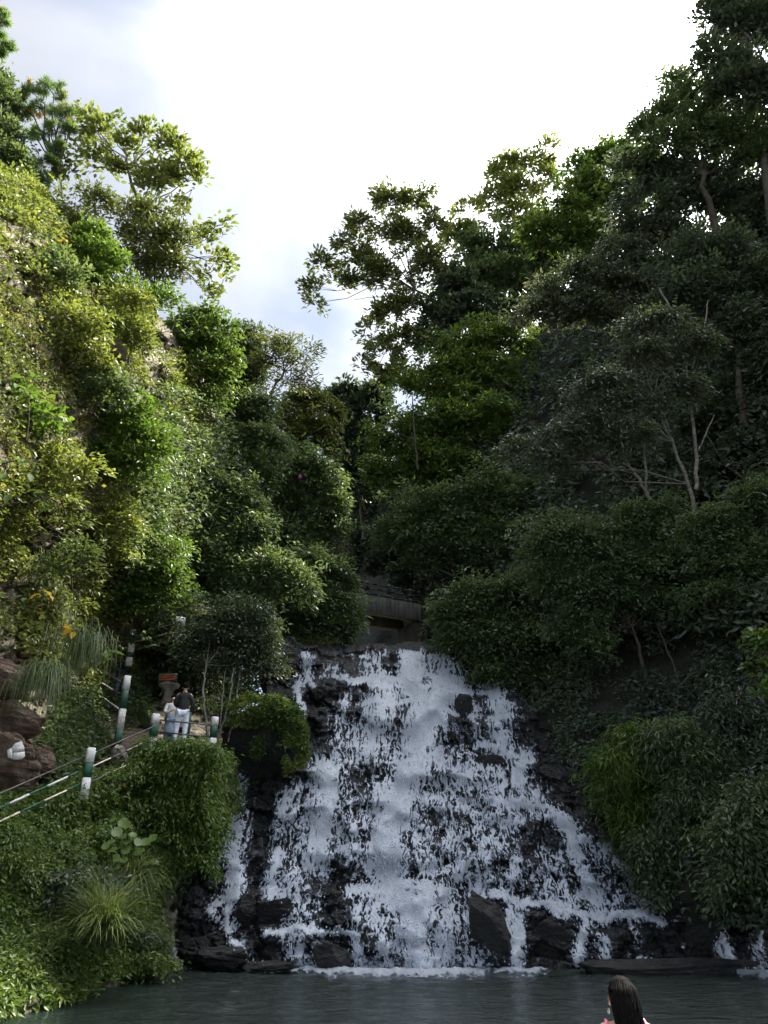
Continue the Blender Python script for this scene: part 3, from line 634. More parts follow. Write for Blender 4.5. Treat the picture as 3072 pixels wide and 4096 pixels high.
r3 = thing('stair_railing', 'stair railing with the tall leaning banded post beside the steps', 'railing', P(118, 745, 22.3), 'railings of the stair path')
post(r3, (127, 676), (117, 746), 22.3, 0.19, [(.2, 0), (.28, 2), (.28, 0), (.24, 1)])
rail(r3, (95, 666, 25.5), (121, 682, 22.4), 0.024, [(1, 0)], PM)
rail(r3, (95, 679, 25.5), (120, 694, 22.4), 0.024, [(.3, 0), (.6, 1), (.3, 0)], PM)
rail(r3, (95, 692, 25.5), (119, 709, 22.4), 0.024, [(.5, 0), (.6, 1)], PM)
r5 = thing('stair_railing', 'lower stair railing of white pipes behind the landing by the man in white trousers', 'railing', P(211, 735, 23.6), 'railings of the stair path')
rail(r5, (186, 717, 23.2), (207, 731, 23.6), 0.021, [(.5, 0), (.6, 1)], PM); rail(r5, (184, 728, 23.2), (196, 735, 23.6), 0.021, [(1, 1)], PM)
post(r5, (187, 712), (186, 742), 23.2, 0.14, [(1, 2)])
r4 = thing('upper_railing', 'upper stair railing with two banded posts half hidden under the overhanging leaves', 'railing', P(128, 665, 25.6), 'railings of the stair path')
post(r4, (133, 630), (128, 666), 25.6, 0.22, [(.2, 0), (.28, 2), (.3, 0), (.16, 2), (.28, 0)])
post(r4, (178, 618), (176, 650), 25.6, 0.34, [(.26, 0), (.28, 2), (.3, 0), (.3, 2)])
rail(r4, (135, 634, 25.5), (174, 624, 25.5), 0.024, [(1, 0)], PM)
rail(r4, (134, 642, 25.5), (173, 632, 25.5), 0.024, [(.5, 1), (.4, 0), (.5, 1)], PM)
rail(r4, (134, 650, 25.5), (173, 640, 25.5), 0.024, [(.4, 0), (.4, 1), (.6, 0)], PM)
boulder('rubble_pillar', 'rough pale rubble stone pillar under the tall banded post', 110, 127, 744, 766, 22.2, rock_mat('pale_rubble', [(0.38, (0.05, 0.045, 0.03)), (0.5, (0.33, 0.30, 0.24)), (0.7, (0.5, 0.47, 0.4))], 9.0, 0.9, 0.8, None, 20.0), 151, 0.8, 3.5, 0.12, None, 'pillar')
boulder('boulder', 'grey boulder beside the stairs behind the woman', 137, 156, 704, 733, 24.5, M['moss'], 152, 0.8, 2.6, 0.15, None)

# --- notice board on a stone pedestal
ps = P(168, 697, 25.5); nb = thing('notice_board', 'dark green notice board with orange lettering on an urn-shaped stone stand', 'sign', ps)
sb = mpp(678, 25.5)
bc = P(167.5, 678.5, 25.5); m_ = MB(); m_.box(bc, (9.6 * sb, 0.03, 5.4 * sb), 0, None, 0.01); m_.out('board', M['dgreen'], nb)
m_ = MB(); rs = np.random.default_rng(3)
for k in range(4):                      # rows of lettering, too small to read in the photograph
    z = bc[2] + (3.3 - 2.2 * k) * sb; x = bc[0] + (-8.2 if k < 3 else -2.6) * sb; xe = bc[0] + (8.4 if k < 3 else 2.8) * sb
    while x < xe:
        w = rs.uniform(.35, .75) * sb
        m_.box((x + w / 2, bc[1] - 0.034, z + 0.035 * (x - bc[0])), (w / 2, 0.004, 0.68 * sb * rs.uniform(.7, 1)), 0); x += w + 0.22 * sb
m_.out('lettering', plain_mat('orange_lettering', (0.55, 0.10, 0.02), 0.6, 0.2), nb, kind='stuff')
prof_ = [(0.16, 0.0), (0.24, 0.06), (0.17, 0.2), (0.15, 0.5), (0.2, 0.62), (0.34, 0.72), (0.36, 0.8), (0.2, 0.82)]
zb0 = ps[2] - 0.3; Hs = bc[2] - 5.4 * sb - zb0; m_ = MB(); m_.tube([[ps[0], ps[1], zb0 + z / 0.82 * Hs] for r_, z in prof_], [r_ for r_, z in prof_], 14)
m_.out('stand', M['conc'], nb, smooth=True)

# --- white painted mark on the rock wall beside the path
pst = thing('painted_stone', 'white painted patch on the brown rock wall beside the path', 'stone', P(16, 751, 17.7))
for pc_ in ([(7.5, 750), (11.6, 748), (12.6, 752.2), (12.2, 758.8), (8, 757)], [(12, 747.6), (15.5, 743.4), (21.4, 741.6), (24, 747.5), (24.2, 751), (13, 752)], [(13, 752.6), (24.3, 751.5), (24.6, 756), (21, 759), (12.7, 759.4)]):
    n = len(pc_); fr = np.array([P(u, v, 17.6 + 0.02 * (u - 16)) for u, v in pc_]); bk = np.array([P(u + (u - 16) * .05, v + (v - 751) * .05, 17.66 + 0.02 * (u - 16)) for u, v in pc_])
    V = np.concatenate([bk, fr]); Q = [[i, (i + 1) % n, (i + 1) % n + n, i + n] for i in range(n)]; T = [[n, n + i, n + i + 1] for i in range(1, n - 1)]
    build('slab', V, [np.array(Q), np.array(T)], M['white'], pst)
for lab, u0, u1, v0, v1, Yb_, sd_ in [
    ('large reddish brown rock at the left edge behind the path rails', -60, 44, 734, 800, 18.9, 161), ('grey brown overhanging rock slab above the white painted stone', -20, 42, 700, 738, 19.0, 162),
    ('brown rock left of the hanging grass under the cliff', -25, 34, 655, 702, 18.4, 163), ('small brown rock with pale lichen right of the white painted stone', 26, 56, 745, 778, 19.4, 164),
    ('dark squared rock jutting from the sunlit vines on the cliff', 108, 128, 338, 364, 20.6, 165)]:
    boulder('rock', lab, u0, u1, v0, v1, Yb_, rock_mat('brown_rock', [(0.3, (0.05, 0.03, 0.02)), (0.5, (0.13, 0.085, 0.06)), (0.7, (0.24, 0.2, 0.16))], 2.5, 0.85, 0.8, None, 9.0) if sd_ == 161 or 'M_brown' not in globals() else M_brown, sd_, 0.7, 3.2, 0.2, 'rocks of the left cliff', 'rock')
    M_brown = bpy.data.materials['brown_rock']


# ------------------------------------------------------------------ plants
def leaf_arrays(pos, ax, nr, L, W, shape=2):
    """folded leaf blades: pos base (n,3), ax direction, nr rough normal, L, W (n,)"""
    sd = norm(np.cross(ax, nr)); nn = np.cross(sd, ax); n = len(pos); L = L[:, None]; W = W[:, None]
    if shape == 2:
        V = np.stack([pos, pos + ax * L * .45 + sd * W * .5 + nn * W * .16, pos + ax * L - nn * L * .06, pos + ax * L * .45 - sd * W * .5 + nn * W * .16], 1)
        T = np.array([[0, 1, 2], [0, 2, 3]]); k = 4
    else:
        V = np.stack([pos, pos + ax * L * .28 + sd * W * .42 + nn * W * .14, pos + ax * L * .62 + sd * W * .46 + nn * W * .12, pos + ax * L - nn * L * .14,
                      pos + ax * L * .62 - sd * W * .46 + nn * W * .12, pos + ax * L * .28 - sd * W * .42 + nn * W * .14, pos + ax * L * .45], 1)
        T = np.array([[0, 1, 6], [1, 2, 6], [2, 3, 6], [3, 4, 6], [4, 5, 6], [5, 0, 6]]); k = 7
    T = (T[None] + k * np.arange(n)[:, None, None]).reshape(-1, 3)
    return V.reshape(-1, 3), T, k
def rdir(rg, n):
    return norm(rg.normal(size=(n, 3)))
def leaf_cluster(rg, cc, cax, per, cs, L, W, droop=0.25, flat=0.6, shape=2, ctint=None, whorl=0.5):
    n = len(cc); idx = np.repeat(np.arange(n), per); m = len(idx)
    hx = cax * np.array([1, 1, 0.45]) + rdir(rg, n) * 0.35; hx = norm(hx); sd0 = norm(np.cross(hx, np.array([0, 0, 1.0]))); up0 = np.cross(sd0, hx)
    al = rg.uniform(-0.6, 1.7, m) * cs; la = rg.normal(size=m) * cs * (0.85 - 0.3 * np.clip(al / cs, 0, 1.7) / 1.7); ve = rg.normal(size=m) * cs * 0.28
    pos = cc[idx] + hx[idx] * al[:, None] + sd0[idx] * la[:, None] + up0[idx] * ve[:, None] - np.array([0, 0, 1.0]) * (np.clip(al, 0, None) ** 2 * droop * 0.9 / max(cs, 0.05))[:, None]
    ax = norm(hx[idx] * whorl * 1.2 + sd0[idx] * np.sign(la)[:, None] * 0.55 + rdir(rg, m) * 0.6 + np.array([0, 0, -droop]))
    nr = norm(up0[idx] * flat * 0.5 + np.array([0, 0, 1.0]) * flat * 0.25 + cax[idx] * 0.35 + rdir(rg, m) * 0.6)
    Ls = L * rg.uniform(.65, 1.25, m); Ws = W * rg.uniform(.7, 1.2, m)
    V, T, k = leaf_arrays(pos, ax, nr, Ls, Ws, shape)
    ct = rg.beta(2.2, 2.6, n) if ctint is None else ctint
    tint = np.clip(ct[idx] * 0.72 + rg.random(m) * 0.28 + (rg.random(m) > .985) * 0.5, 0, 1)
    return V, T, np.repeat(tint, k)
def crown_clusters(rg, blobs, Y, cov, L, W, per, thick, gap, gscale):
    CC, CA, CE, CT = [], [], [], []
    for b in blobs:
        u, v, ru, rv = b[:4]; Yb_ = Y + (b[4] if len(b) > 4 else 0); s = mpp(v, Yb_)
        lp = max(0.55 * L * W * 0.62 / s ** 2, 0.35); n = int(max(8, cov * math.pi * ru * rv / lp / per))
        C = P(u, v, Yb_); ry = thick * (ru + rv) / 2 * s
        nb = int(np.clip(ru * rv / 11, 6, 42))                       # branchlets that carry the leaf sprays
        td = rdir(rg, nb); td[:, 1] = np.where(td[:, 1] < -0.6, -0.6 * td[:, 1], td[:, 1]); td[:, 2] = np.where(td[:, 2] > 0.2, -td[:, 2] * 0.7, td[:, 2])
        td = norm(td) * rg.uniform(0.5, 1.18, nb)[:, None]; s0 = np.array([0, -0.35, 0.1]) + rg.normal(size=(nb, 3)) * 0.15
        bi = rg.integers(nb, size=n); tt = rg.uniform(0.12, 1.0, n) ** 0.75
        e_ = s0[bi] + (td - s0)[bi] * tt[:, None] + rg.normal(size=(n, 3)) * (0.05 + 0.13 * tt)[:, None] * np.array([1, 0.75, 1])
        d = norm((td - s0)[bi])
        p = C + (e_[:, 0] * ru * s)[:, None] * RT + (e_[:, 1] * rv * s)[:, None] * UP + (e_[:, 2] * ry)[:, None] * FW
        CT.append(None)
        bt = rg.beta(2.2, 2.6, nb)[bi] * 0.75 + rg.random(n) * 0.25
        nz = vn3(p[:, 0] / gscale, p[:, 1] / gscale, p[:, 2] / gscale, int(rg.integers(1000)))
        k = nz > gap; CT[-1] = bt[k]
        CC.append(p[k]); CA.append(norm(((p - C) + d[:, :1] * RT * ru * s + d[:, 1:2] * UP * rv * s)[k] + np.array([0, 0, 0.2]) * ru * s)); CE.append(C)
    return CC, CA, CE, CT
TRI = [0]
def limb(mb, a, b, r0, r1, rg, sag=0.12, m=0, sides=6, n=5):
    t = np.linspace(0, 1, n)[:, None]; L = np.linalg.norm(b - a)
    off = rg.normal(size=(n, 3)) * L * sag * 0.35; off[0] = off[-1] = 0
    pts = a + (b - a) * t + np.array([0, 0, 1.0]) * (t * (1 - t)) * L * sag + off
    mb.tube(pts, np.linspace(r0, r1, n), sides, m, False); return pts
def tree(name, label, cat, base, blobs, Y, leaf, L, W, bark='bark', path=None, r0=0.18, cov=4.2, per=14, cs=0.22, thick=0.6, gap=0.36, gscale=1.1,
         droop=0.25, flat=0.6, shape=2, seed=1, group=None, twigs=9, whorl=0.5, extra=None, tint_shift=0.0, bs=1.3, dY=0.0):
    """base: (u, v, Y); path: more (u, v, Y) points of the trunk; blobs: leaf masses (u, v, ru, rv[, dY])"""
    sh_ = lambda q: (q[0], q[1], q[2] + dY)
    base = sh_(base); path = [sh_(q) for q in path] if path else None; extra = [([sh_(q) for q in pl], ra) for pl, ra in extra] if extra else None; Y = Y + dY
    rg = np.random.default_rng(seed); L = L * 1.1; W = W * 1.2; cov = min(cov, 4.2) * 1.5; k_ = max(1.0, 5.6 * mpp(np.mean([q[1] for q in blobs]), Y) / L); L *= k_; W *= k_; cs = cs * 1.5; per = int(per * 1.7); gap = gap - 0.09
    if Y < 50 and gap < 0.30: blobs = [(b[0], b[1], b[2] * bs, b[3] * bs, *b[4:]) for b in blobs]
    B = P(*base); t = thing(name, label, cat, B, group)
    CC, CA, CE, CT = crown_clusters(rg, blobs, Y, cov, L, W, per, thick, gap, gscale)
    mb = MB()
    pts = [B] + ([P(*p) for p in path] if path else [])
    if not path:
        cen = np.mean(CE, axis=0); pts.append(B + (cen - B) * 0.55 + rg.normal(size=3) * 0.15)
    pts = np.array(pts)
    if len(pts) > 1:
        tt = np.linspace(0, len(pts) - 1, 4 * len(pts)); ip = np.stack([np.interp(tt, np.arange(len(pts)), pts[:, k]) for k in range(3)], -1)
        ip[1:-1] += rg.normal(size=ip[1:-1].shape) * r0 * 0.35
        mb.tube(ip, np.linspace(r0, r0 * 0.5, len(ip)), 8, 0, False)
    node = pts[1:] if len(pts) > 1 else pts
    for cc, C in zip(CC, CE):
        j = np.argmin(np.linalg.norm(node - C, axis=1) + (node[:, 2] > C[2]) * 1.5); Lc = np.linalg.norm(C - node[j])
        lp = limb(mb, node[j], C, r0 * 0.3, max(0.014, r0 * 0.08), rg)
        for q in cc[:: max(1, len(cc) // twigs)][:twigs] if len(cc) else []:
            limb(mb, lp[3] if rg.random() < .5 else lp[4], q, max(0.010, r0 * 0.06), 0.005, rg, 0.08, 0, 3, 3)
    if extra:
        for pl, ra in extra:
            pp = np.array([P(*p) for p in pl]); tt = np.linspace(0, len(pp) - 1, 4 * len(pp))
            ip = np.stack([np.interp(tt, np.arange(len(pp)), pp[:, k]) for k in range(3)], -1); ip[1:-1] += rg.normal(size=ip[1:-1].shape) * ra * 0.3
            mb.tube(ip, np.linspace(ra, ra * 0.45, len(ip)), 7, 0, False)
    mb.out('trunk', M[bark], t, smooth=True)
    cc = np.concatenate(CC); ca = np.concatenate(CA)
    if len(cc):
        V, T, ti = leaf_cluster(rg, cc, ca, per, cs, L, W, droop, flat, shape, np.concatenate(CT), whorl)
        TRI[0] += len(T)
        build('crown', V, T, M[leaf], t, tint=np.clip(ti + tint_shift, 0, 1), kind='stuff')
    return t

def patch(poly, n, r, fn, off, Y, seed):
    rg = np.random.default_rng(seed); us = [p[0] for p in poly]; vs = [p[1] for p in poly]; out = []
    while len(out) < n:
        u, v = rg.uniform(min(us), max(us)), rg.uniform(min(vs), max(vs))
        if in_poly(np.array([u]), np.array([v]), poly)[0]:
            q = r * rg.uniform(.6, 1.3); out.append((u, v, q, q * rg.uniform(.6, 1.0), float(fn(np.array([u]), np.array([v]))[0]) - off * rg.uniform(.4, 1.3) - Y))
    return out
def fan(rg, c, n, Lg, w, spread, up, droop, seg=4, dirv=None):
    """n grass blades springing from around c"""
    ph = rg.uniform(0, 2 * np.pi, n) if dirv is None else dirv + rg.normal(0, spread, n)
    h = np.stack([np.cos(ph), np.sin(ph), 0 * ph], -1)
    el = rg.uniform(up - 0.35, up + 0.35, n); Ls = Lg * rg.uniform(.55, 1.1, n)
    d = h * np.cos(el)[:, None] + np.array([0, 0, 1.0]) * np.sin(el)[:, None]
    p = c + rg.normal(size=(n, 3)) * 0.06 * Lg
    sd = norm(np.cross(d, np.array([0, 0, 1.0]) + 0.2 * rdir(rg, n)))
    rows = []
    for k in range(seg + 1):
        f = k / seg; ww = (w * (1 - f ** 1.5) * 0.5 + 0.0008)
        rows += [p + sd * ww, p - sd * ww]
        p = p + d * (Ls / seg)[:, None]; d = norm(d + np.array([0, 0, -1.0]) * (droop * 2.0 / seg))
    V = np.stack(rows, 1); k2 = 2 * (seg + 1)
    q = np.array([[2 * k, 2 * k + 1, 2 * k + 3, 2 * k + 2] for k in range(seg)])
    Q = (q[None] + k2 * np.arange(n)[:, None, None]).reshape(-1, 4)
    ti = np.repeat(np.clip(rg.beta(2, 2.5, n) + (rg.random(n) > .93) * .4, 0, 1), k2)
    return V.reshape(-1, 3), Q, ti
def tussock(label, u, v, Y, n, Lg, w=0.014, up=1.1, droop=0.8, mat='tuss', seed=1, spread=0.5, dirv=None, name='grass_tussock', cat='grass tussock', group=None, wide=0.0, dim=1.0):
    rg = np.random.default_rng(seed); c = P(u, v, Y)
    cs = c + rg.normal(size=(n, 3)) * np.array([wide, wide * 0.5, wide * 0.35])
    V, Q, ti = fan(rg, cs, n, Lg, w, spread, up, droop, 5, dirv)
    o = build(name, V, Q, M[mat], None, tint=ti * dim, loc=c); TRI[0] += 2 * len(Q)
    return tag(o, label, cat, group)

# --- undergrowth that clothes the two hillsides
BARE = [[(-5, 212), (48, 236), (64, 266), (20, 272), (-5, 258)], [(-5, 275), (40, 286), (32, 318), (-5, 322)], [(80, 425), (104, 412), (108, 470), (100, 562), (76, 562), (84, 500)], [(140, 330), (165, 345), (160, 380), (138, 372)]]   # where the rock of the left cliff shows
def carpet(name, label, fn, poly, n, L, W, mat, off, seed, droop=0.3, flat=0.5, gap=0.3, gs=0.9, per=6, cs=0.15, shape=2, kind='stuff'):
    rg = np.random.default_rng(seed); us = [p[0] for p in poly]; vs = [p[1] for p in poly]
    u = rg.uniform(min(us), max(us), n * 3); v = rg.uniform(min(vs), max(vs), n * 3); k = in_poly(u, v, poly); u, v = u[k][:n], v[k][:n]
    Y = fn(u, v); p = P(u, v, Y); k = vn3(p[:, 0] / gs, p[:, 1] / gs, p[:, 2] / gs, seed) > gap
    if fn is GL:
        for pb_ in BARE: k &= ~(in_poly(u, v, pb_) & (rg.random(len(u)) < 0.85))
    u, v, Y = u[k], v[k], Y[k]
    L, W = L * 1.35, W * 1.35; p = P(u, v, Y - off * rg.random(len(u)) - 0.05); tow = norm(np.array([0, 0, CAMZ]) - p)
    V, T, ti = leaf_cluster(rg, p, norm(tow + [0, 0, 0.4]), per, cs, L, W, droop, flat, shape)
    TRI[0] += len(T)
    return tag(build(name, V, T, M[mat], None, tint=ti, kind=kind), label, None)
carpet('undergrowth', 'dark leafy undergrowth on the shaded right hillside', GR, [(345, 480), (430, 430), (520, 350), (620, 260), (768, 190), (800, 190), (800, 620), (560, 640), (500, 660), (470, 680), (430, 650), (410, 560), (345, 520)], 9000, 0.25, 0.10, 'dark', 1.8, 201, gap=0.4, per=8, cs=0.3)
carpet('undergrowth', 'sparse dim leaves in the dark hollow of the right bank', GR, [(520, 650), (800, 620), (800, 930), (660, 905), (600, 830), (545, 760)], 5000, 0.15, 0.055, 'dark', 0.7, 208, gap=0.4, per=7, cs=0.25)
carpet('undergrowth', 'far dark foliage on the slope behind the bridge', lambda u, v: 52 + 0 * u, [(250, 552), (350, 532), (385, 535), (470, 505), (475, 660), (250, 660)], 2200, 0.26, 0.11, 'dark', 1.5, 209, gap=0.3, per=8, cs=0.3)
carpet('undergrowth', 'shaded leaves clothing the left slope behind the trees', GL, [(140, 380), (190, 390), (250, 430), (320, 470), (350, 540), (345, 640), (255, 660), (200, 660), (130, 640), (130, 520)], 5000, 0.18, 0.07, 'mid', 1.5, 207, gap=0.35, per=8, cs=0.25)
UL = [(-20, 180), (40, 215), (95, 270), (140, 310), (190, 380), (250, 420), (320, 460), (350, 540), (345, 640), (255, 660), (240, 700), (130, 670), (70, 690), (-20, 640)]
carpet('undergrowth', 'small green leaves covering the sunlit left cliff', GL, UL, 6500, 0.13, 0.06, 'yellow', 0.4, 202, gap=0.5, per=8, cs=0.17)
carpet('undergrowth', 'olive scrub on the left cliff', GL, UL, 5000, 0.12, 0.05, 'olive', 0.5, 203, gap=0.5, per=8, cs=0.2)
carpet('undergrowth', 'fresh green leaves on the bank below the path', GL, [(-20, 800), (70, 775), (150, 765), (235, 775), (240, 800), (205, 850), (165, 880), (150, 905), (90, 905), (-20, 900)], 6500, 0.12, 0.042, 'lush', 0.5, 204, gap=0.25, per=8, cs=0.16, droop=0.5)
carpet('undergrowth', 'mid green leaves along the water edge of the left bank', GL, [(-20, 900), (90, 890), (150, 900), (165, 940), (110, 975), (60, 1000), (-20, 1012)], 3600, 0.11, 0.04, 'lush', 0.5, 205, gap=0.25, per=8, cs=0.17, droop=0.4)
carpet('undergrowth', 'shaded leaves around the steps and the slope behind the path', GL, [(36, 735), (70, 690), (130, 668), (240, 650), (300, 630), (300, 690), (238, 700), (215, 715), (160, 690), (112, 745), (60, 775), (36, 775)], 3000, 0.15, 0.055, 'mid', 0.5, 206, gap=0.3, per=8, cs=0.18)
carpet('undergrowth', 'sunlit scrub on the top edge of the left cliff', GL, [(-20, 165), (30, 185), (75, 235), (110, 285), (150, 305), (190, 370), (190, 430), (140, 380), (60, 300), (-20, 240)], 3000, 0.15, 0.065, 'yellow', 0.7, 214, gap=0.4, per=8, cs=0.2)
def hanging_grass(label, poly, fn, n, Lg, w, mat, seed, gap=0.4, up=0.4, droop=1.6, gs=1.2):
    rg = np.random.default_rng(seed); us = [p[0] for p in poly]; vs = [p[1] for p in poly]
    u = rg.uniform(min(us), max(us), n * 3); v = rg.uniform(min(vs), max(vs), n * 3); k = in_poly(u, v, poly); u, v = u[k][:n], v[k][:n]
    p = P(u, v, fn(u, v) - 0.05); k = vn3(p[:, 0] / gs, p[:, 1] / gs, p[:, 2] / gs, seed) > gap; p = p[k]; p = np.repeat(p, 16, 0) + rg.normal(size=(len(p) * 16, 3)) * 0.12
    V, Q, ti = fan(rg, p, len(p), Lg, w, 0.7, up, droop, 4, -0.9); TRI[0] += 2 * len(Q)
    return tag(build('hanging_grass', V, Q, M[mat], None, tint=ti, kind='stuff'), label)
hanging_grass('dry tan grass hanging on the sunlit left cliff', [(-20, 215), (55, 240), (110, 300), (140, 420), (130, 560), (60, 600), (-20, 470)], GL, 1000, 0.5, 0.016, 'dry', 211, 0.52)
hanging_grass('yellow green grass hanging on the left cliff edge', [(60, 300), (140, 320), (135, 400), (110, 560), (50, 610), (20, 480)], GL, 700, 0.6, 0.016, 'tuss', 212, 0.5)
hanging_grass('hanging grass below the overhang of the left cliff', [(20, 560), (60, 540), (85, 580), (95, 640), (50, 650), (25, 620)], GL, 200, 0.7, 0.014, 'tuss', 213, 0.45)

# --- trees. Right hillside, from the sky line down
RG = 'trees on the right hillside'
tree('broadleaf_tree', 'large spreading tree on the right rim reaching furthest left into the white sky', 'tree', (520, 380, 33), [
    (320, 262, 11, 12), (313, 288, 8, 10), (316, 303, 7, 7), (345, 244, 10, 9), (360, 226, 14, 13), (388, 200, 16, 13), (372, 208, 8, 8), (415, 196, 18, 14), (434, 222, 14, 14), (402, 236, 26, 20), (362, 262, 22, 15), (388, 276, 28, 18), (428, 262, 28, 20), (340, 280, 18, 8), (354, 300, 10, 5), (388, 312, 17, 16), (374, 336, 14, 16), (398, 340, 16, 16), (363, 362, 8, 12), (408, 304, 18, 14), (386, 354, 18, 16), (374, 374, 12, 9), (398, 372, 16, 14)], 31, 'olive', 0.30, 0.12,
    path=[(480, 320, 32), (450, 306, 31.5), (415, 290, 31)], r0=0.15, cov=3.0, per=9, cs=0.24, gap=0.40, gscale=1.0, seed=11, dY=8.0, bs=1.0, whorl=0.8, group=RG)
tree('broadleaf_tree', 'yellow green tree with one shoot poking above the right skyline', 'tree', (530, 330, 33), [(547, 146, 4, 10), (540, 160, 12, 8), (550, 178, 10, 10), (528, 165, 14, 9), (505, 168, 14, 12), (520, 190, 24, 16), (490, 196, 16, 15), (498, 178, 8, 12), (560, 187, 10, 9), (476, 220, 24, 18), (455, 238, 18, 16), (520, 220, 26, 18)], 32, 'yellow', 0.29, 0.115, r0=0.22, cov=3.0, per=9, cs=0.24, seed=12, dY=9.0, bs=1.0, whorl=0.8, group=RG)
tree('broadleaf_tree', 'rounded dark green tree on the right skyline below the bare twisted branch', 'tree', (610, 330, 33), [(576, 166, 9, 9), (600, 162, 20, 13), (622, 156, 18, 14), (590, 190, 24, 20), (620, 195, 30, 22), (575, 215, 24, 22), (545, 240, 24, 18), (590, 235, 28, 20)], 32, 'lush', 0.2, 0.08, r0=0.14, cov=3.6, per=12, seed=13, dY=5.0, group=RG,
     extra=[([(668, 214, 30.5), (655, 205, 30.3), (640, 202, 30.2), (622, 198, 30), (608, 198, 30)], 0.055), ([(640, 202, 30.2), (628, 186, 30), (618, 178, 30)], 0.045), ([(648, 204, 30.2), (653, 190, 30), (650, 178, 30)], 0.04)])
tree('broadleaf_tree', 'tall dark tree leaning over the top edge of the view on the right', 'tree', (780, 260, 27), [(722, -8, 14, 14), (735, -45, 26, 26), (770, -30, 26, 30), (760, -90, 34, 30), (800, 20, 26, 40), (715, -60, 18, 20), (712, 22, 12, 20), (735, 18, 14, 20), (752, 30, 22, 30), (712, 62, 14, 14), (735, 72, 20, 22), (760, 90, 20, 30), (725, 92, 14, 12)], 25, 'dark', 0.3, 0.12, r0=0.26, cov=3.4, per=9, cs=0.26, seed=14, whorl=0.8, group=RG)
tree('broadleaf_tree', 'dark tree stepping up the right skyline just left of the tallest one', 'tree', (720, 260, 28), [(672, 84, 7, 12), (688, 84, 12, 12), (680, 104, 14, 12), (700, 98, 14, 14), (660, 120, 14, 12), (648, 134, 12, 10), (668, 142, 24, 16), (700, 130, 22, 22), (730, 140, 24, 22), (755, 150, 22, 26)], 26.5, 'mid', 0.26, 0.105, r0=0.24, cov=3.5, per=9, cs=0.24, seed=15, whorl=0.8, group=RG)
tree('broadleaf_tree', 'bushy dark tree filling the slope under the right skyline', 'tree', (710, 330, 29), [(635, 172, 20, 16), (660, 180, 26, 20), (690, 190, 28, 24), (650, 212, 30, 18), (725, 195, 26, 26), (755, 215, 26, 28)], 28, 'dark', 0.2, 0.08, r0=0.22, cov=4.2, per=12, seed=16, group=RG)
tree('broadleaf_tree', 'deep green tree closing the gap under the yellow green crown on the right rim', 'tree', (540, 360, 34), [(485, 250, 24, 18), (515, 258, 26, 20), (548, 262, 26, 20), (470, 275, 20, 16), (500, 285, 30, 20), (535, 292, 26, 18), (445, 282, 18, 12), (575, 255, 22, 18), (505, 315, 30, 16)], 33, 'mid', 0.2, 0.08, r0=0.14, cov=3.6, per=12, seed=10, dY=8.0, group=RG)
tree('creeper_covered_tree', 'dark bluish creeper covered crown under the wide spreading tree', 'tree', (480, 390, 35), [(455, 290, 20, 20), (440, 318, 22, 20), (468, 312, 20, 20), (430, 338, 14, 16)], 33.5, 'dark', 0.12, 0.06, r0=0.2, cov=5.5, per=16, seed=17, dY=6.0, gap=0.25, group=RG)
tree('broadleaf_tree', 'light green tree sloping down left under the dark creeper crown', 'tree', (520, 430, 36), [(500, 340, 28, 16), (470, 352, 30, 18), (445, 370, 26, 16), (420, 388, 26, 14), (482, 378, 34, 16), (452, 396, 30, 14)], 34.5, 'lush', 0.22, 0.075, r0=0.12, cov=4, per=12, seed=18, dY=4.0, tint_shift=0.12, group=RG)
tree('silver_leaved_tree', 'pale silvery leaved tree high on the right slope', 'tree', (660, 370, 29), [(640, 225, 24, 12), (655, 240, 34, 16), (625, 258, 30, 15), (596, 276, 28, 15), (565, 294, 26, 14), (615, 290, 34, 16), (650, 272, 30, 16), (540, 312, 24, 12), (585, 312, 30, 14)], 28.5, 'silver', 0.2, 0.075, bark='pale', r0=0.16, cov=4.0, per=12, seed=19, droop=0.5, group=RG)
tree('broadleaf_tree', 'dark broad tree at the right frame edge beneath the silvery tree', 'tree', (745, 430, 26), [(690, 262, 28, 20), (725, 262, 30, 24), (755, 285, 28, 30), (700, 300, 34, 24), (740, 335, 34, 28), (765, 370, 24, 30)], 26, 'dark', 0.19, 0.08, r0=0.2, cov=4.2, per=12, seed=20, group=RG)
tree('slender_tree', 'slender tree with forked pale trunks and grey green layered leaves on the right slope', 'tree', (697, 522, 26.5), [(650, 395, 28, 14), (615, 405, 26, 12), (585, 418, 26, 12), (560, 432, 26, 12), (530, 446, 26, 11), (508, 456, 16, 8), (600, 380, 30, 14), (565, 392, 26, 14), (640, 350, 30, 18), (660, 318, 26, 16), (690, 345, 26, 18), (680, 385, 26, 14), (630, 432, 24, 10)], 25.5, 'silver', 0.19, 0.065, bark='pale',
     path=[(689, 484, 26.2), (671, 441, 26), (654, 395, 26)], r0=0.075, cov=2.9, per=12, cs=0.2, seed=21, dY=-3.2, droop=0.6, gap=0.42, group=RG, tint_shift=-0.08,
     extra=[([(696, 490, 26.2), (697, 453, 26.1), (691, 410, 26), (683, 342, 26), (677, 321, 26), (659, 288, 26)], 0.07), ([(692, 369, 26), (705, 325, 26), (708, 300, 26)], 0.04), ([(699, 450, 26), (705, 436, 25.9), (714, 415, 25.8)], 0.04)])
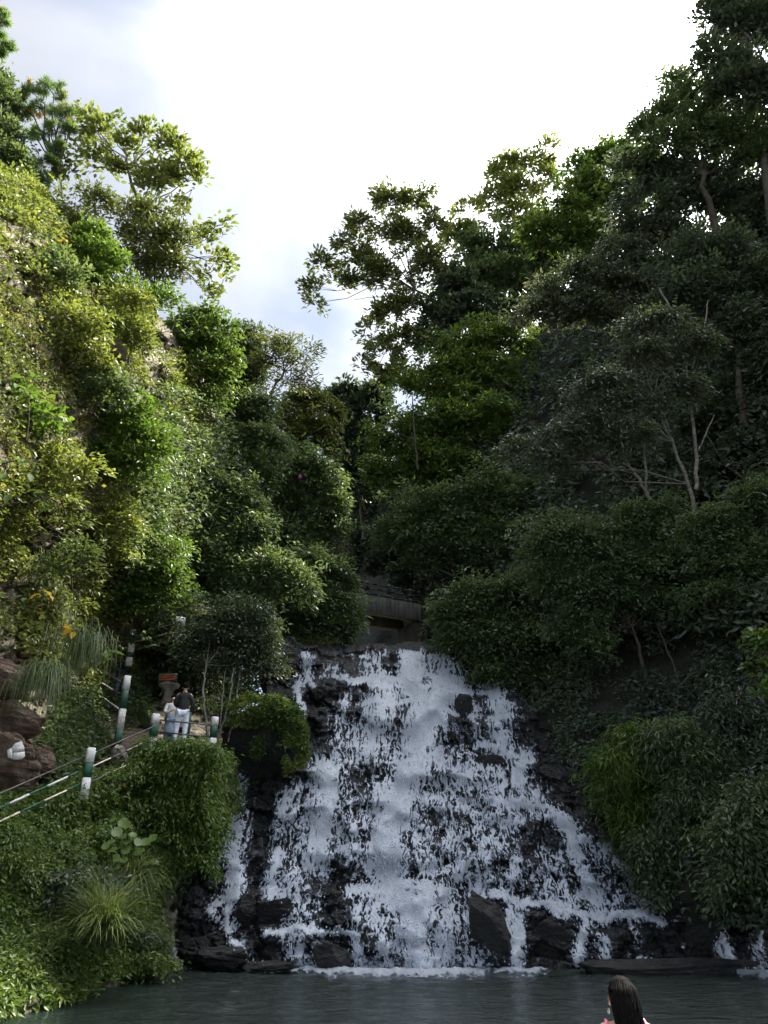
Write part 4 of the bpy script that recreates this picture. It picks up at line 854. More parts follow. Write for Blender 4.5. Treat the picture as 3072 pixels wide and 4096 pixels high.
tree('slender_tree', 'thin pale trunked tree bending left beside the forked pale trunks', 'tree', (650, 500, 26.5), [(590, 452, 22, 10), (558, 462, 20, 8), (618, 378, 20, 10), (640, 330, 18, 12), (600, 440, 20, 10)], 25.8, 'silver', 0.19, 0.065, bark='pale', path=[(636, 474, 26.3), (623, 457, 26.2), (605, 424, 26)], r0=0.065, cov=2.2, per=12, seed=22, dY=-3.2, droop=0.6, group=RG,
     extra=[([(646, 492, 26.4), (646, 470, 26.2), (642, 441, 26.1), (638, 410, 26), (634, 349, 26)], 0.05), ([(610, 432, 26), (585, 426, 26), (560, 435, 26)], 0.035)])
tree('broadleaf_tree', 'dark tree behind the pale trunks at the right frame edge', 'tree', (770, 560, 24), [(700, 420, 28, 22), (735, 400, 30, 26), (762, 440, 24, 34), (735, 455, 26, 18)], 27.0, 'dark', 0.19, 0.075, r0=0.18, cov=3.6, per=12, seed=23, group=RG)
tree('broadleaf_tree', 'mid green tree with thin bare twigs above the gap in the gorge', 'tree', (470, 560, 38), [(430, 420, 28, 16), (400, 440, 26, 18), (460, 430, 30, 20), (420, 465, 30, 18), (450, 475, 30, 20), (490, 420, 28, 18), (385, 470, 16, 18)], 37, 'lush', 0.22, 0.085, r0=0.12, cov=4, per=12, seed=24, tint_shift=-0.05, group=RG, extra=[([(418, 470, 35.5), (414, 430, 35.5), (412, 395, 35.5)], 0.06), ([(416, 440, 35.5), (398, 434, 35.4)], 0.035)])
tree('dark_evergreen', 'almost black evergreen at the bottom of the sky notch', 'tree', (365, 540, 44), [(345, 398, 14, 12), (356, 396, 14, 10), (374, 398, 16, 12), (352, 420, 20, 20), (372, 412, 14, 14), (340, 440, 16, 22), (362, 450, 22, 22), (350, 480, 20, 22)], 42, 'dark', 0.16, 0.07, r0=0.22, cov=5, per=14, seed=25, gap=0.28, group=RG, tint_shift=-0.15)
tree('broadleaf_tree', 'large dark tree hanging over the right end of the bridge', 'tree', (500, 650, 33), [(465, 510, 34, 24), (430, 520, 28, 26), (500, 500, 34, 26), (405, 535, 24, 18), (452, 548, 26, 18), (485, 550, 34, 24), (520, 545, 34, 26), (412, 565, 12, 8)], 33.5, 'mid', 0.2, 0.07, r0=0.24, cov=4, per=12, seed=26, group=RG, tint_shift=-0.05)
tree('broadleaf_tree', 'leafy tree with boughs drooping to the upper right edge of the falls', 'tree', (560, 720, 28.5), [(540, 600, 36, 24), (500, 600, 30, 24), (470, 600, 22, 18), (455, 618, 18, 14), (490, 640, 30, 22), (525, 645, 32, 24), (505, 675, 22, 16), (540, 680, 20, 14), (460, 640, 16, 12)], 29, 'mid', 0.18, 0.065, r0=0.2, cov=4.2, per=12, seed=27, droop=0.45, group=RG, tint_shift=-0.05)
tree('broadleaf_tree', 'wide dark tree whose lower boughs arch over the dark hollow on the right bank', 'tree', (650, 690, 26), [(560, 540, 30, 20), (595, 545, 34, 22), (635, 530, 34, 22), (665, 520, 30, 20), (615, 575, 34, 18), (585, 590, 28, 18), (655, 565, 32, 20), (690, 560, 32, 20), (575, 620, 18, 14), (590, 640, 14, 9), (620, 600, 30, 10), (560, 575, 22, 18), (660, 600, 24, 10)], 25.6, 'mid', 0.19, 0.065, r0=0.09, cov=3.8, per=12, seed=28, droop=0.45, group=RG, tint_shift=-0.05, extra=[([(700, 745, 24.6), (690, 715, 24.7), (672, 660, 25), (655, 620, 25.4)], 0.05), ([(676, 690, 24.6), (690, 675, 24.4), (702, 668, 24.3), (714, 672, 24.2)], 0.035)])
tree('broadleaf_tree', 'dark tree at the right frame edge above the shaded hollow', 'tree', (780, 700, 22.5), [(715, 530, 28, 24), (750, 510, 26, 26), (735, 565, 30, 20), (765, 575, 24, 26), (715, 595, 26, 12), (755, 610, 20, 12)], 23.5, 'mid', 0.19, 0.065, r0=0.18, cov=3.6, per=12, seed=29, droop=0.4, group=RG, tint_shift=-0.1)
tree('broadleaf_tree', 'black shaded tree overhanging the gorge just behind the bridge', 'tree', (430, 600, 42), [(425, 545, 22, 16), (405, 560, 20, 14), (440, 565, 18, 16), (385, 565, 14, 10), (420, 580, 22, 12), (398, 540, 10, 10)], 40, 'dark', 0.2, 0.08, r0=0.14, cov=3.6, per=12, seed=30, group='far trees behind the bridge', tint_shift=-0.15)
tree('distant_tree', 'far dark tree with sky showing through, behind the bridge', 'tree', (372, 585, 48), [(350, 500, 16, 24), (345, 540, 18, 20), (362, 478, 12, 10), (382, 545, 12, 14), (362, 560, 20, 14), (385, 505, 10, 14), (367, 520, 5, 16)], 48, 'dark', 0.22, 0.09, r0=0.2, cov=3.2, per=10, seed=31, group='far trees behind the bridge')
tree('young_shoot', 'leafy shoot entering from the right frame edge above the bank', 'sapling', (790, 720, 19), [(764, 626, 8, 3), (758, 640, 8, 4), (766, 640, 8, 5), (758, 662, 8, 4), (765, 670, 6, 6), (762, 690, 8, 4)], 18.5, 'bright', 0.2, 0.09, r0=0.03, cov=2.0, per=5, cs=0.1, shape=6, seed=32, gap=0.0, twigs=3)

BK = 'bushes on the right bank'
for i, (lab, bl, Yb_, lf, L_, W_, base) in enumerate([
    ('bamboo like bush with narrow bright leaves on the right bank beside the falls', [(640, 735, 22, 14), (628, 765, 30, 20), (655, 775, 28, 22), (640, 805, 26, 18), (612, 790, 14, 20)], 23.2, 'bright', 0.24, 0.035, (640, 860, 23.6)),
    ('feathery dark bush on the right bank above the tussock', [(675, 735, 24, 16), (700, 765, 28, 22), (690, 800, 26, 24), (680, 840, 20, 18)], 22.2, 'mid', 0.22, 0.035, (690, 880, 22.6)),
    ('dark leafy bush over the shelf at the right frame edge', [(740, 830, 28, 22), (760, 860, 22, 24), (735, 875, 20, 14), (755, 800, 20, 20)], 20.2, 'mid', 0.16, 0.055, (750, 905, 20.6)),
    ('dim bush in the dark hollow of the right bank', [(740, 720, 24, 20), (760, 755, 20, 24), (720, 700, 18, 14)], 22.0, 'dark', 0.2, 0.045, (745, 790, 22.4)),
    ('low leafy fringe hanging beside the lower right edge of the falls', [(650, 845, 12, 20), (665, 875, 10, 18), (685, 880, 16, 12)], 22.4, 'mid', 0.14, 0.05, (672, 900, 22.8))]):
    tree('bush', lab, 'bush', base, bl, Yb_, lf, L_, W_, r0=0.04, cov=4.2 if i != 3 else 2.0, per=12, cs=0.2, seed=41 + i, droop=0.7, group=BK, twigs=5, gap=0.3, tint_shift=-0.1)
tussock('long bladed grass tussock arching over the right edge of the falls', 626, 792, 22.6, 240, 1.5, 0.02, 1.0, 0.75, 'tuss', 51)

# left side, from the sky line down
LG = 'trees on the left cliff'
def pine(label, base, path, tufts, Y, seed, nt, r0):
    rg = np.random.default_rng(seed); B = P(*base); t = thing('pine_tree', label, 'tree', B, LG); mb = MB()
    pts = np.array([B] + [P(*p) for p in path]); tt = np.linspace(0, len(pts) - 1, 4 * len(pts)); ip = np.stack([np.interp(tt, np.arange(len(pts)), pts[:, k]) for k in range(3)], -1)
    mb.tube(ip, np.linspace(r0, r0 * 0.4, len(ip)), 8, 0, False); Vs, Ts, Ti = [], [], []; off = 0
    for (u, v, ru, rv) in tufts:
        C = P(u, v, Y); s = mpp(v, Y); j = np.argmin(np.linalg.norm(pts[1:] - C, axis=1)) + 1
        lp = limb(mb, pts[j], C, r0 * 0.4, 0.02, rg, 0.1)
        for q in range(nt):
            d = rdir(rg, 1)[0] * rg.random() ** 0.4; c = C + d[0] * ru * s * RT + d[1] * rv * s * UP + d[2] * ru * s * 0.7 * FW
            limb(mb, lp[4], c, 0.014, 0.007, rg, 0.05, 0, 3, 3)
            axn = norm(c - lp[3] + np.array([0, 0, 0.15])); m = 60
            ax = norm(axn * 0.75 + rdir(rg, m) * 0.85); nr = rdir(rg, m); pos = c - axn * rg.uniform(0, 0.16, m)[:, None]
            V, T, k = leaf_arrays(pos, ax, nr, np.full(m, 0.32) * rg.uniform(.7, 1.1, m), np.full(m, 0.024))
            Vs.append(V); Ts.append(T + off); off += len(V); Ti.append(np.repeat(np.clip(rg.beta(2, 3) * .6 + rg.random(m) * .35 + (rg.random() > .94) * .6, 0, 1), k))
    mb.out('trunk', M['bark'], t, smooth=True); TRI[0] += sum(map(len, Ts))
    build('needles', np.concatenate(Vs), np.concatenate(Ts), M['pine'], t, tint=np.concatenate(Ti), kind='stuff'); return t
pine('pine with long needle tufts against the pale sky above the left cliff', (42, 215, 24.5), [(45, 195, 24.5), (49, 183, 24.5), (56, 165, 24.5)], [(30, 90, 12, 8), (46, 84, 12, 10), (62, 92, 8, 10), (40, 108, 14, 8), (58, 112, 10, 10), (68, 115, 7, 12), (28, 112, 10, 8), (70, 128, 8, 6), (52, 130, 12, 8), (34, 136, 12, 8), (56, 146, 12, 4), (48, 160, 12, 5), (22, 96, 5, 8), (30, 166, 12, 8), (40, 180, 14, 10)], 24, 61, 15, 0.11)
pine('pine bough reaching in at the top left corner', (-30, 110, 23), [(-24, 70, 22.8), (-18, 50, 22.8), (-10, 35, 22.8)], [(3, 20, 9, 6), (4, 12, 6, 4), (2, 36, 3, 5), (8, 46, 7, 4), (3, 52, 5, 4)], 22.5, 62, 12, 0.09)
tree('broadleaf_tree', 'dark green tree at the left frame edge behind the pine', 'tree', (10, 240, 24), [(-2, 82, 8, 10), (2, 105, 12, 18), (8, 140, 14, 20), (-2, 165, 20, 20), (18, 165, 12, 14)], 23.6, 'mid', 0.14, 0.06, r0=0.14, cov=4, per=12, seed=63, group=LG)
tree('large_leaved_tree', 'large leaved yellow green tree standing out against the sky on the left rim', 'tree', (140, 330, 25), [(84, 112, 4, 6), (88, 122, 7, 8), (98, 134, 14, 12), (110, 120, 8, 6), (92, 158, 12, 10), (76, 150, 8, 8), (122, 150, 16, 14), (108, 165, 16, 10), (144, 135, 8, 14), (158, 130, 10, 10), (150, 150, 14, 12), (170, 145, 12, 14), (182, 165, 14, 14), (192, 190, 8, 18), (165, 175, 16, 14), (150, 185, 16, 12), (182, 210, 14, 10), (198, 180, 6, 14),
    (195, 228, 8, 8), (204, 240, 10, 6), (218, 226, 8, 7), (226, 226, 6, 5), (208, 258, 10, 7), (222, 262, 6, 5), (208, 276, 9, 7), (222, 284, 7, 9), (206, 292, 6, 5)], 25, 'yellow', 0.25, 0.13, path=[(150, 260, 25), (140, 210, 25), (128, 170, 25)], r0=0.12, cov=2.1, per=5, cs=0.2, shape=6, seed=64, bs=1.05, whorl=1.0, gap=0.42, gscale=0.8, group=LG, droop=0.1)
tree('sapling', 'thin bare topped sapling between the pine and the large leaved tree', 'sapling', (62, 200, 24.6), [(63, 163, 4, 6), (60, 172, 3, 4), (72, 172, 8, 4)], 24.6, 'olive', 0.25, 0.12, r0=0.04, cov=1.6, per=5, cs=0.1, shape=6, seed=65, gap=0, path=[(60, 165, 24.6), (61, 140, 24.6), (57, 128, 24.6)], extra=[([(61, 142, 24.6), (68, 139, 24.6), (71, 131, 24.6)], 0.03)])
tree('small_leaved_tree', 'olive small leaved tree in front of the large leaved one', 'tree', (150, 345, 23.5), [(130, 205, 24, 14), (155, 215, 24, 14), (118, 232, 26, 18), (150, 240, 32, 20), (178, 240, 18, 18), (130, 262, 28, 16), (165, 265, 24, 18), (188, 262, 10, 16), (150, 280, 20, 14)], 23.5, 'olive', 0.15, 0.055, r0=0.10, cov=2.5, per=12, seed=66, bs=1.08, gap=0.46, group=LG, bark='bark')
LS = 'shrubs on the left cliff'
for i, (lab, bl, Yb_, lf, L_, W_, base, cv) in enumerate([
    ('sunlit shrub at the left frame edge under the pine', [(8, 188, 20, 14), (30, 196, 18, 12), (18, 215, 22, 14)], 21.5, 'yellow', 0.16, 0.07, (15, 235, 22), 3.6),
    ('wispy shrub on the cliff top below the sapling', [(50, 212, 18, 12), (80, 206, 18, 12), (98, 200, 12, 10), (75, 226, 20, 12)], 22, 'olive', 0.14, 0.045, (62, 262, 22.3), 2.6),
    ('fresh green shrub hugging the cliff under the olive tree', [(90, 240, 16, 14), (100, 262, 18, 16), (85, 275, 14, 12)], 21.4, 'bright', 0.15, 0.06, (95, 295, 21.8), 3.4),
    ('bright yellow leaved shrub on the cliff edge above the jutting rock', [(132, 305, 12, 14), (122, 325, 14, 12), (138, 340, 10, 18)], 20.8, 'yellow', 0.17, 0.06, (128, 365, 21.2), 3.2),
    ('tangled green shrub left of the jutting rock', [(60, 318, 22, 14), (85, 330, 18, 16), (50, 345, 22, 16), (92, 355, 16, 16)], 19.2, 'yellow', 0.17, 0.075, (75, 385, 19.6), 2.6),
    ('sunlit shrub halfway up the left frame edge', [(6, 300, 12, 8), (14, 372, 14, 8)], 17.6, 'olive', 0.15, 0.06, (10, 395, 18), 2.6),
    ('sunlit leafy shrub right of the pale cliff face', [(110, 405, 18, 14), (135, 415, 18, 14), (120, 435, 22, 16), (150, 440, 18, 14), (105, 455, 16, 14), (135, 465, 22, 16)], 21, 'bright', 0.2, 0.08, (125, 500, 21.6), 3.2),
    ('shaded edge shrub under the pale cliff face', [(118, 508, 14, 12), (122, 528, 16, 12), (118, 550, 14, 12)], 21.2, 'yellow', 0.15, 0.065, (100, 570, 21.6), 3.0)]):
    tree('shrub', lab, 'shrub', base, bl, Yb_, lf, L_, W_, r0=0.035, cov=cv, per=10, cs=0.18, seed=71 + i, group=LS, twigs=8, gap=0.36, gscale=0.7)
for i, (lab, bl, Yb_, lf, L_, W_, base, cv) in enumerate([
    ('broad leaved shrub with drooping bright leaves under the sunlit left frame edge rock', [(18, 400, 16, 10), (38, 415, 18, 12), (20, 430, 18, 12), (45, 440, 16, 10)], 17.4, 'bright', 0.22, 0.12, (28, 455, 17.8), 1.7),
    ('leafy green shrub between the jutting rock and the tangled shrub', [(100, 375, 16, 12), (88, 395, 16, 12), (110, 392, 14, 12)], 19.8, 'mid', 0.2, 0.09, (98, 420, 20.2), 2.6),
    ('sprawling yellow green shrub across the middle of the left cliff', [(50, 455, 20, 12), (75, 470, 20, 12), (60, 490, 14, 12)], 18.4, 'yellow', 0.17, 0.08, (66, 515, 18.8), 2.2),
    ('hanging green shrub beside the dark pocket of the cliff', [(65, 535, 14, 16), (80, 560, 14, 16), (60, 570, 10, 12)], 19.2, 'tuss', 0.17, 0.05, (72, 590, 19.6), 2.4),
    ('small leaved green shrub on the cliff below the wispy one', [(40, 262, 20, 12), (65, 275, 20, 14), (30, 285, 14, 12)], 19.4, 'mid', 0.16, 0.07, (50, 300, 19.8), 2.6),
    ('bright shrub tucked under the olive small leaved tree', [(140, 300, 14, 8), (160, 298, 14, 8), (120, 290, 14, 10)], 22.4, 'bright', 0.16, 0.065, (140, 318, 22.8), 2.6)]):
    tree('shrub', lab, 'shrub', base, bl, Yb_, lf, L_, W_, r0=0.03, cov=cv, per=8, cs=0.18, seed=171 + i, group=LS, twigs=8, gap=0.36, gscale=0.7, shape=6 if L_ > .19 else 2, whorl=0.7)
tree('broadleaf_tree', 'brilliant green tree behind the cliff edge catching the sun', 'tree', (200, 480, 28), [(205, 318, 14, 10), (185, 330, 16, 12), (215, 335, 16, 14), (195, 350, 26, 18), (172, 345, 14, 16), (222, 355, 12, 16), (205, 378, 24, 16), (170, 375, 18, 18), (190, 400, 24, 14)], 27.5, 'lush', 0.17, 0.07, r0=0.1, cov=3.2, per=12, seed=81, group=LG)
tree('broadleaf_tree', 'round topped bluish green tree right of the brilliant green one', 'tree', (245, 470, 33), [(232, 336, 14, 10), (248, 342, 12, 12), (240, 360, 16, 14), (232, 385, 18, 18), (250, 372, 10, 12)], 32, 'dark', 0.18, 0.065, r0=0.16, cov=3.8, per=12, seed=82, group=LG)
tree('feathery_tree', 'airy feathery tree with a leaning bare trunk against the sky notch', 'tree', (222, 440, 31), [(272, 338, 14, 8), (290, 346, 16, 8), (306, 352, 8, 8), (282, 358, 18, 9), (300, 366, 12, 9), (268, 362, 14, 10), (290, 380, 16, 9), (304, 384, 8, 9), (265, 382, 16, 12)], 31, 'olive', 0.16, 0.04, path=[(245, 418, 31), (268, 400, 31), (284, 372, 31)], r0=0.12, cov=2.0, per=12, cs=0.26, seed=83, bs=1.0, gap=0.42, gscale=0.9, group=LG, twigs=14)
MG = 'shaded trees left of the falls'
for i, (nm, lab, bl, Yb_, lf, L_, W_, base, kw) in enumerate([
    ('broadleaf_tree', 'sunny topped tree below the feathery one at the foot of the sky notch', [(310, 402, 18, 10), (328, 412, 10, 10), (295, 415, 20, 14), (318, 432, 18, 18), (285, 440, 22, 18)], 36, 'olive', 0.17, 0.06, (305, 530, 37), dict(tint_shift=0.05)),
    ('broadleaf_tree', 'dense tree in the middle of the left slope with a leaning dark trunk', [(250, 410, 24, 16), (225, 420, 24, 18), (260, 440, 26, 18), (215, 450, 24, 20), (240, 470, 30, 18)], 30, 'mid', 0.17, 0.06, (225, 540, 30.5), {}),
    ('broadleaf_tree', 'grey green tree left of the gorge gap with two pink flowers', [(290, 470, 26, 20), (315, 480, 20, 24), (275, 500, 28, 20), (305, 520, 24, 24), (330, 510, 14, 24), (285, 540, 28, 20)], 33, 'mid', 0.17, 0.06, (300, 620, 34), dict(tint_shift=-0.05)),
    ('broadleaf_tree', 'broad shaded tree above the middle of the steps', [(180, 470, 24, 18), (205, 490, 26, 18), (175, 505, 26, 18), (230, 505, 28, 20), (200, 530, 30, 20), (245, 540, 28, 22)], 27.5, 'mid', 0.17, 0.06, (205, 630, 28.5), {}),
    ('broadleaf_tree', 'bright leaved tree draping its boughs over the upper stair railing', [(90, 545, 24, 18), (120, 535, 26, 18), (150, 548, 26, 18), (85, 575, 26, 16), (120, 572, 28, 18), (155, 578, 26, 16), (96, 600, 24, 10), (128, 598, 24, 9), (166, 598, 12, 6)], 23.5, 'bright', 0.17, 0.065, (105, 690, 25.5), dict(tint_shift=-0.12, extra=[([(195, 582, 24), (180, 590, 23.8), (150, 612, 23.5)], 0.04), ([(160, 560, 24), (172, 590, 24), (165, 545, 24)], 0.08)])),
    ('broadleaf_tree', 'leafy bough tree right of the upper stair railing with lighter leaf tips', [(185, 550, 26, 16), (215, 560, 28, 16), (245, 575, 28, 16), (270, 570, 22, 16), (290, 585, 22, 14)], 27, 'mid', 0.17, 0.06, (215, 650, 28.5), dict(tint_shift=0.04)),
    ('broadleaf_tree', 'dark drooping tree hiding the left end of the bridge', [(305, 570, 24, 18), (330, 575, 18, 16), (338, 568, 8, 10), (310, 600, 26, 16), (335, 605, 20, 14), (343, 598, 6, 12), (290, 620, 26, 16), (325, 630, 22, 12), (345, 625, 12, 10), (285, 650, 22, 12)], 31, 'mid', 0.17, 0.055, (300, 690, 32), dict(tint_shift=-0.1)),
    ('slim_tree', 'slim tree with thin pale stems beside the landing post', [(215, 610, 26, 14), (245, 620, 26, 16), (220, 640, 26, 14), (255, 650, 24, 14), (235, 662, 24, 10), (200, 640, 14, 14), (265, 668, 14, 8)], 24.5, 'dark', 0.16, 0.05, (208, 742, 23.4), dict(bark='pale', r0=0.05, path=[(205, 715, 23.4), (203, 690, 23.5), (206, 665, 23.7)], extra=[([(217, 742, 23.4), (226, 715, 23.4), (231, 690, 23.6), (234, 668, 23.8)], 0.045), ([(220, 735, 23.4), (222, 700, 23.5), (226, 668, 23.8)], 0.03), ([(228, 742, 23.6), (236, 700, 23.6), (240, 672, 23.8)], 0.025)])),
    ('broadleaf_tree', 'dark shrubby tree on the slope behind the notice board', [(160, 640, 20, 16), (190, 660, 24, 16), (150, 660, 16, 14), (180, 682, 20, 8), (145, 682, 12, 10)], 28, 'dark', 0.16, 0.055, (170, 700, 28.5), dict(r0=0.07))]):
    kw = {**dict(r0=0.14, cov=3.9, per=12, seed=91 + i, group=MG, droop=0.35), **kw}
    t = tree(nm, lab, 'tree', base, bl, Yb_, lf, L_, W_, **kw)
    if i == 2:
        for (u, v) in ((300, 477), (258, 492)):
            m_ = MB(); c = P(u, v, Yb_ - 1.6)
            for k in range(5): a = k * 1.257; m_.box(c + [0.045 * math.cos(a), 0, 0.045 * math.sin(a)], (0.04, 0.01, 0.03), 0)
            m_.out('flower', plain_mat('pink_petal', (0.55, 0.05, 0.4), 0.6, 0.1), t)
# --- bushes and plants below the path, by the water
PB = 'bushes on the left bank'
for i, (lab, bl, Yb_, lf, L_, W_, base, kw) in enumerate([
    ('dense deep green bush below the landing left of the thin stream', patch([(150, 752), (160, 738), (178, 744), (212, 744), (220, 754), (218, 772), (214, 805), (210, 850), (192, 866), (165, 830), (155, 790)], 40, 11, lambda u, v: GL(u, v) - 1.0 * (v < 768), 0.8, 21.5, 1) + [(u_, 741 + (k_ * 37) % 13, 7 + (k_ * 5) % 4, 6, -0.9) for k_, u_ in enumerate(range(152, 222, 7))] + [(u_, 754 + (k_ * 29) % 15, 8, 7, -0.8) for k_, u_ in enumerate(range(150, 216, 8))], 21.5, 'bright', 0.12, 0.036, (195, 868, 22.4), dict(droop=0.8)),
    ('yellow green leafy bush in front of the first banded post', patch([(45, 798), (72, 784), (100, 776), (150, 757), (162, 800), (140, 838), (65, 842)], 30, 11, GL, 0.7, 18.9, 2) + [(50 + 10 * k_, 804 - 4.4 * k_ + (k_ % 3) * 3, 8, 6, -0.35 + 0.2 * k_) for k_ in range(11)], 18.9, 'lush', 0.105, 0.036, (95, 840, 19.4), dict(droop=0.6)),
    ('light leafy bush below the pipe railing at the left edge', patch([(-12, 832), (50, 815), (82, 840), (72, 882), (-12, 888)], 28, 11, GL, 0.7, 16.8, 3), 16.8, 'lush', 0.10, 0.036, (30, 880, 17.3), dict(droop=0.6, tint_shift=-0.08)),
    ('grey green small leaved bush with bare forked branches on the left bank', [(20, 885, 24, 14), (55, 880, 26, 14), (90, 885, 24, 14), (35, 900, 26, 10), (110, 895, 18, 12), (75, 898, 24, 10)], 17.4, 'dark', 0.12, 0.05, (66, 945, 17.6), dict(bark='pale', r0=0.035, path=[(72, 925, 17.4), (84, 908, 17.3)], extra=[([(94, 948, 17.5), (101, 932, 17.4), (114, 920, 17.3), (120, 905, 17.3)], 0.03), ([(70, 930, 17.4), (86, 908, 17.3), (110, 898, 17.2)], 0.032), ([(101, 932, 17.4), (98, 912, 17.3)], 0.022)])),
    ('leafy plant with pointed bright leaves in the bottom left corner', [(10, 985, 18, 16), (25, 968, 16, 14), (8, 1005, 16, 12), (45, 985, 12, 10), (50, 1000, 10, 6)], 15.9, 'lush', 0.14, 0.04, (15, 1015, 16.2), dict(droop=0.5)),
    ('leafy plant at the water edge right of the large tussock', [(150, 960, 14, 8), (158, 968, 12, 6), (138, 965, 8, 8)], 19.2, 'lush', 0.11, 0.036, (150, 978, 19.4), dict(droop=0.5)),
    ('low green plants above the corner plant on the left bank', patch([(-12, 935), (60, 930), (70, 955), (40, 975), (-12, 975)], 22, 9, GL, 0.7, 17.4, 4), 17.4, 'lush', 0.10, 0.036, (55, 965, 17.4), dict(droop=0.5, tint_shift=0.06))]):
    kw = {**dict(r0=0.035, bs=1.08, cov=3.8, per=12, cs=0.16, seed=111 + i, group=PB, twigs=5, gap=0.3, gscale=0.7), **kw}
    tree('bush', lab, 'bush', base, bl, Yb_, lf, L_, W_, **kw)
TG = 'grass tussocks on the left bank'
tussock('large green grass tussock arching over the water on the left bank', 102, 940, 16.3, 800, 1.6, 0.02, 1.0, 0.85, 'tuss', 121, group=TG)
tussock('small grass tussock hanging beside the round leaved plant', 132, 886, 18.4, 480, 1.35, 0.02, 0.9, 1.1, 'tuss', 122, group=TG)
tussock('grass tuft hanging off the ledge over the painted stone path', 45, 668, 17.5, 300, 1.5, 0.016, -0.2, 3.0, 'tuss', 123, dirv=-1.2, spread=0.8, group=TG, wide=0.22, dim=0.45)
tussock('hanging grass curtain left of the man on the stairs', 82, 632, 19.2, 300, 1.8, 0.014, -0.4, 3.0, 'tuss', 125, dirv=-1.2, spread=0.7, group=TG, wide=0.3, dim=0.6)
tussock('thin upright grass clump at the left edge below the railing', 22, 880, 16.6, 80, 0.9, 0.014, 1.2, 0.5, 'tuss', 126, group=TG)

# --- plant of large round leaves: every leaf a part
def round_leaf():
    n = 14; a = np.arange(n) * 2 * np.pi / n; r = np.where(a < 0.01, 0.72, 1.0) * (1 + 0.05 * np.cos(3 * a))
    V = [[0, 0, -0.1]] + [[0.55 * r[k] * math.cos(a[k]), 0.55 * r[k] * math.sin(a[k]), -0.02 + 0.02 * (k % 2)] for k in range(n)] + [[r[k] * math.cos(a[k]), r[k] * math.sin(a[k]), 0.03 + 0.05 * (k % 2)] for k in range(n)]
    T = [[0, 1 + k, 1 + (k + 1) % n] for k in range(n)]; Q = [[1 + k, 1 + n + k, 1 + n + (k + 1) % n, 1 + (k + 1) % n] for k in range(n)]
    return np.array(V), np.array(T), np.array(Q)
rg = np.random.default_rng(131); c0 = P(200, 850, 20.9)
pl = thing('round_leaved_plant', 'plant of large round glossy leaves in the middle of the left bank', 'plant', c0)
spots = [(113, 820, 3), (123, 823, 4.5), (117, 832, 5), (128, 842, 4), (112, 850, 5), (119, 836, 6), (133, 835, 3.5), (127, 825, 4), (116, 858, 4), (121, 845, 5.5), (126, 850, 4.5), (131, 848, 5), (140, 846, 4.5), (146, 842, 5), (153, 838, 4.5), (134, 838, 3), (138, 842, 4), (150, 862, 5), (143, 866, 4), (115, 866, 4.5), (111, 842, 4), (113, 880, 4), (118, 874, 5), (148, 868, 4), (155, 862, 4), (139, 852, 5), (124, 860, 3.6), (106, 846, 3.8)]
V0, T0, Q0 = round_leaf(); rl = None; stalks = MB()
for u, v, r in spots:
    c = P(u, v, 18.0 + 0.022 * (u - 113) - 0.3 * rg.random()); s = r * mpp(v, 19.5) * 1.1
    if rl is None:
        rl = build('leaf', V0, [T0, Q0], M['lush'], pl, tint=np.full(len(V0), 0.5), smooth=True, loc=np.zeros(3)); o = rl
    else:
        o = rl.copy(); SC.collection.objects.link(o)
    o.location = tuple(c - c0); o.scale = (s, s, s)
    o.rotation_euler = (rg.uniform(0.35, 0.95), rg.uniform(-0.35, 0.35), rg.uniform(0, 6.28)) if False else (rg.uniform(0.4, 1.0), rg.uniform(-0.4, 0.4), rg.uniform(-0.6, 0.6))
    stalks.tube([c - [0, 0, 0.02], c + [0, 0.12, -0.2], c + [0, 0.35, -0.45]], [0.012, 0.014, 0.016], 5, 0, False)
stalks.out('stalks', M['tuss'], pl, tint=None, kind='stuff')

# --- big pointed leaves on shoots standing out from the cliff: every leaf a part
bigV, bigT, _k = leaf_arrays(np.zeros((1, 3)), np.array([[1.0, 0, 0]]), np.array([[0, 0, 1.0]]), np.array([1.0]), np.array([0.55]), 6)
def shoot(label, stem, leaves, Y, size, mat, seed, name='leafy_shoot', cat='shoot', group=None, wid=1.0):
    rg = np.random.default_rng(seed); pts = np.array([P(u, v, Y + (dy_ if len(stem[0]) > 2 else 0)) for (u, v, dy_) in stem]); t = thing(name, label, cat, pts[0], group)
    m_ = MB(); tt = np.linspace(0, len(pts) - 1, 3 * len(pts)); ip = np.stack([np.interp(tt, np.arange(len(pts)), pts[:, k]) for k in range(3)], -1)
    m_.tube(ip, np.linspace(0.022, 0.007, len(ip)), 5, 0, False)
    key = 'bigleaf_' + mat; me = bpy.data.meshes.get(key)
    ls = []
    for (u, v) in leaves:
        c = P(u, v, Y - 0.05 + rg.normal() * 0.08); j = np.argmin(np.linalg.norm(ip - c, axis=1))
        if np.linalg.norm(ip[j] - c) > 0.03: m_.tube([ip[j], (ip[j] + c) / 2 + [0, 0, 0.03], c], [0.008, 0.006, 0.005], 4, 0, False)
        if me is None:
            o = build('leaf', bigV, bigT, M[mat], t, tint=np.full(len(bigV), 0.55), smooth=False, loc=np.zeros(3)); me = o.data; me.name = key
        else:
            o = bpy.data.objects.new('leaf', me); SC.collection.objects.link(o); o.parent = t
        o.location = tuple(c - pts[0]); s = size * rg.uniform(.8, 1.2); o.scale = (s, s * wid, s)
        ax = Vector((rg.normal() * 0.8, -0.55 + rg.normal() * 0.3, -0.45 + rg.normal() * 0.25)).normalized()
        o.rotation_euler = (rg.normal() * 0.35, math.atan2(-ax.z, math.hypot(ax.x, ax.y)), math.atan2(ax.y, ax.x))
    m_.out('stem', M['bark'], t); return t
SG = 'large leaved shoots on the left cliff'
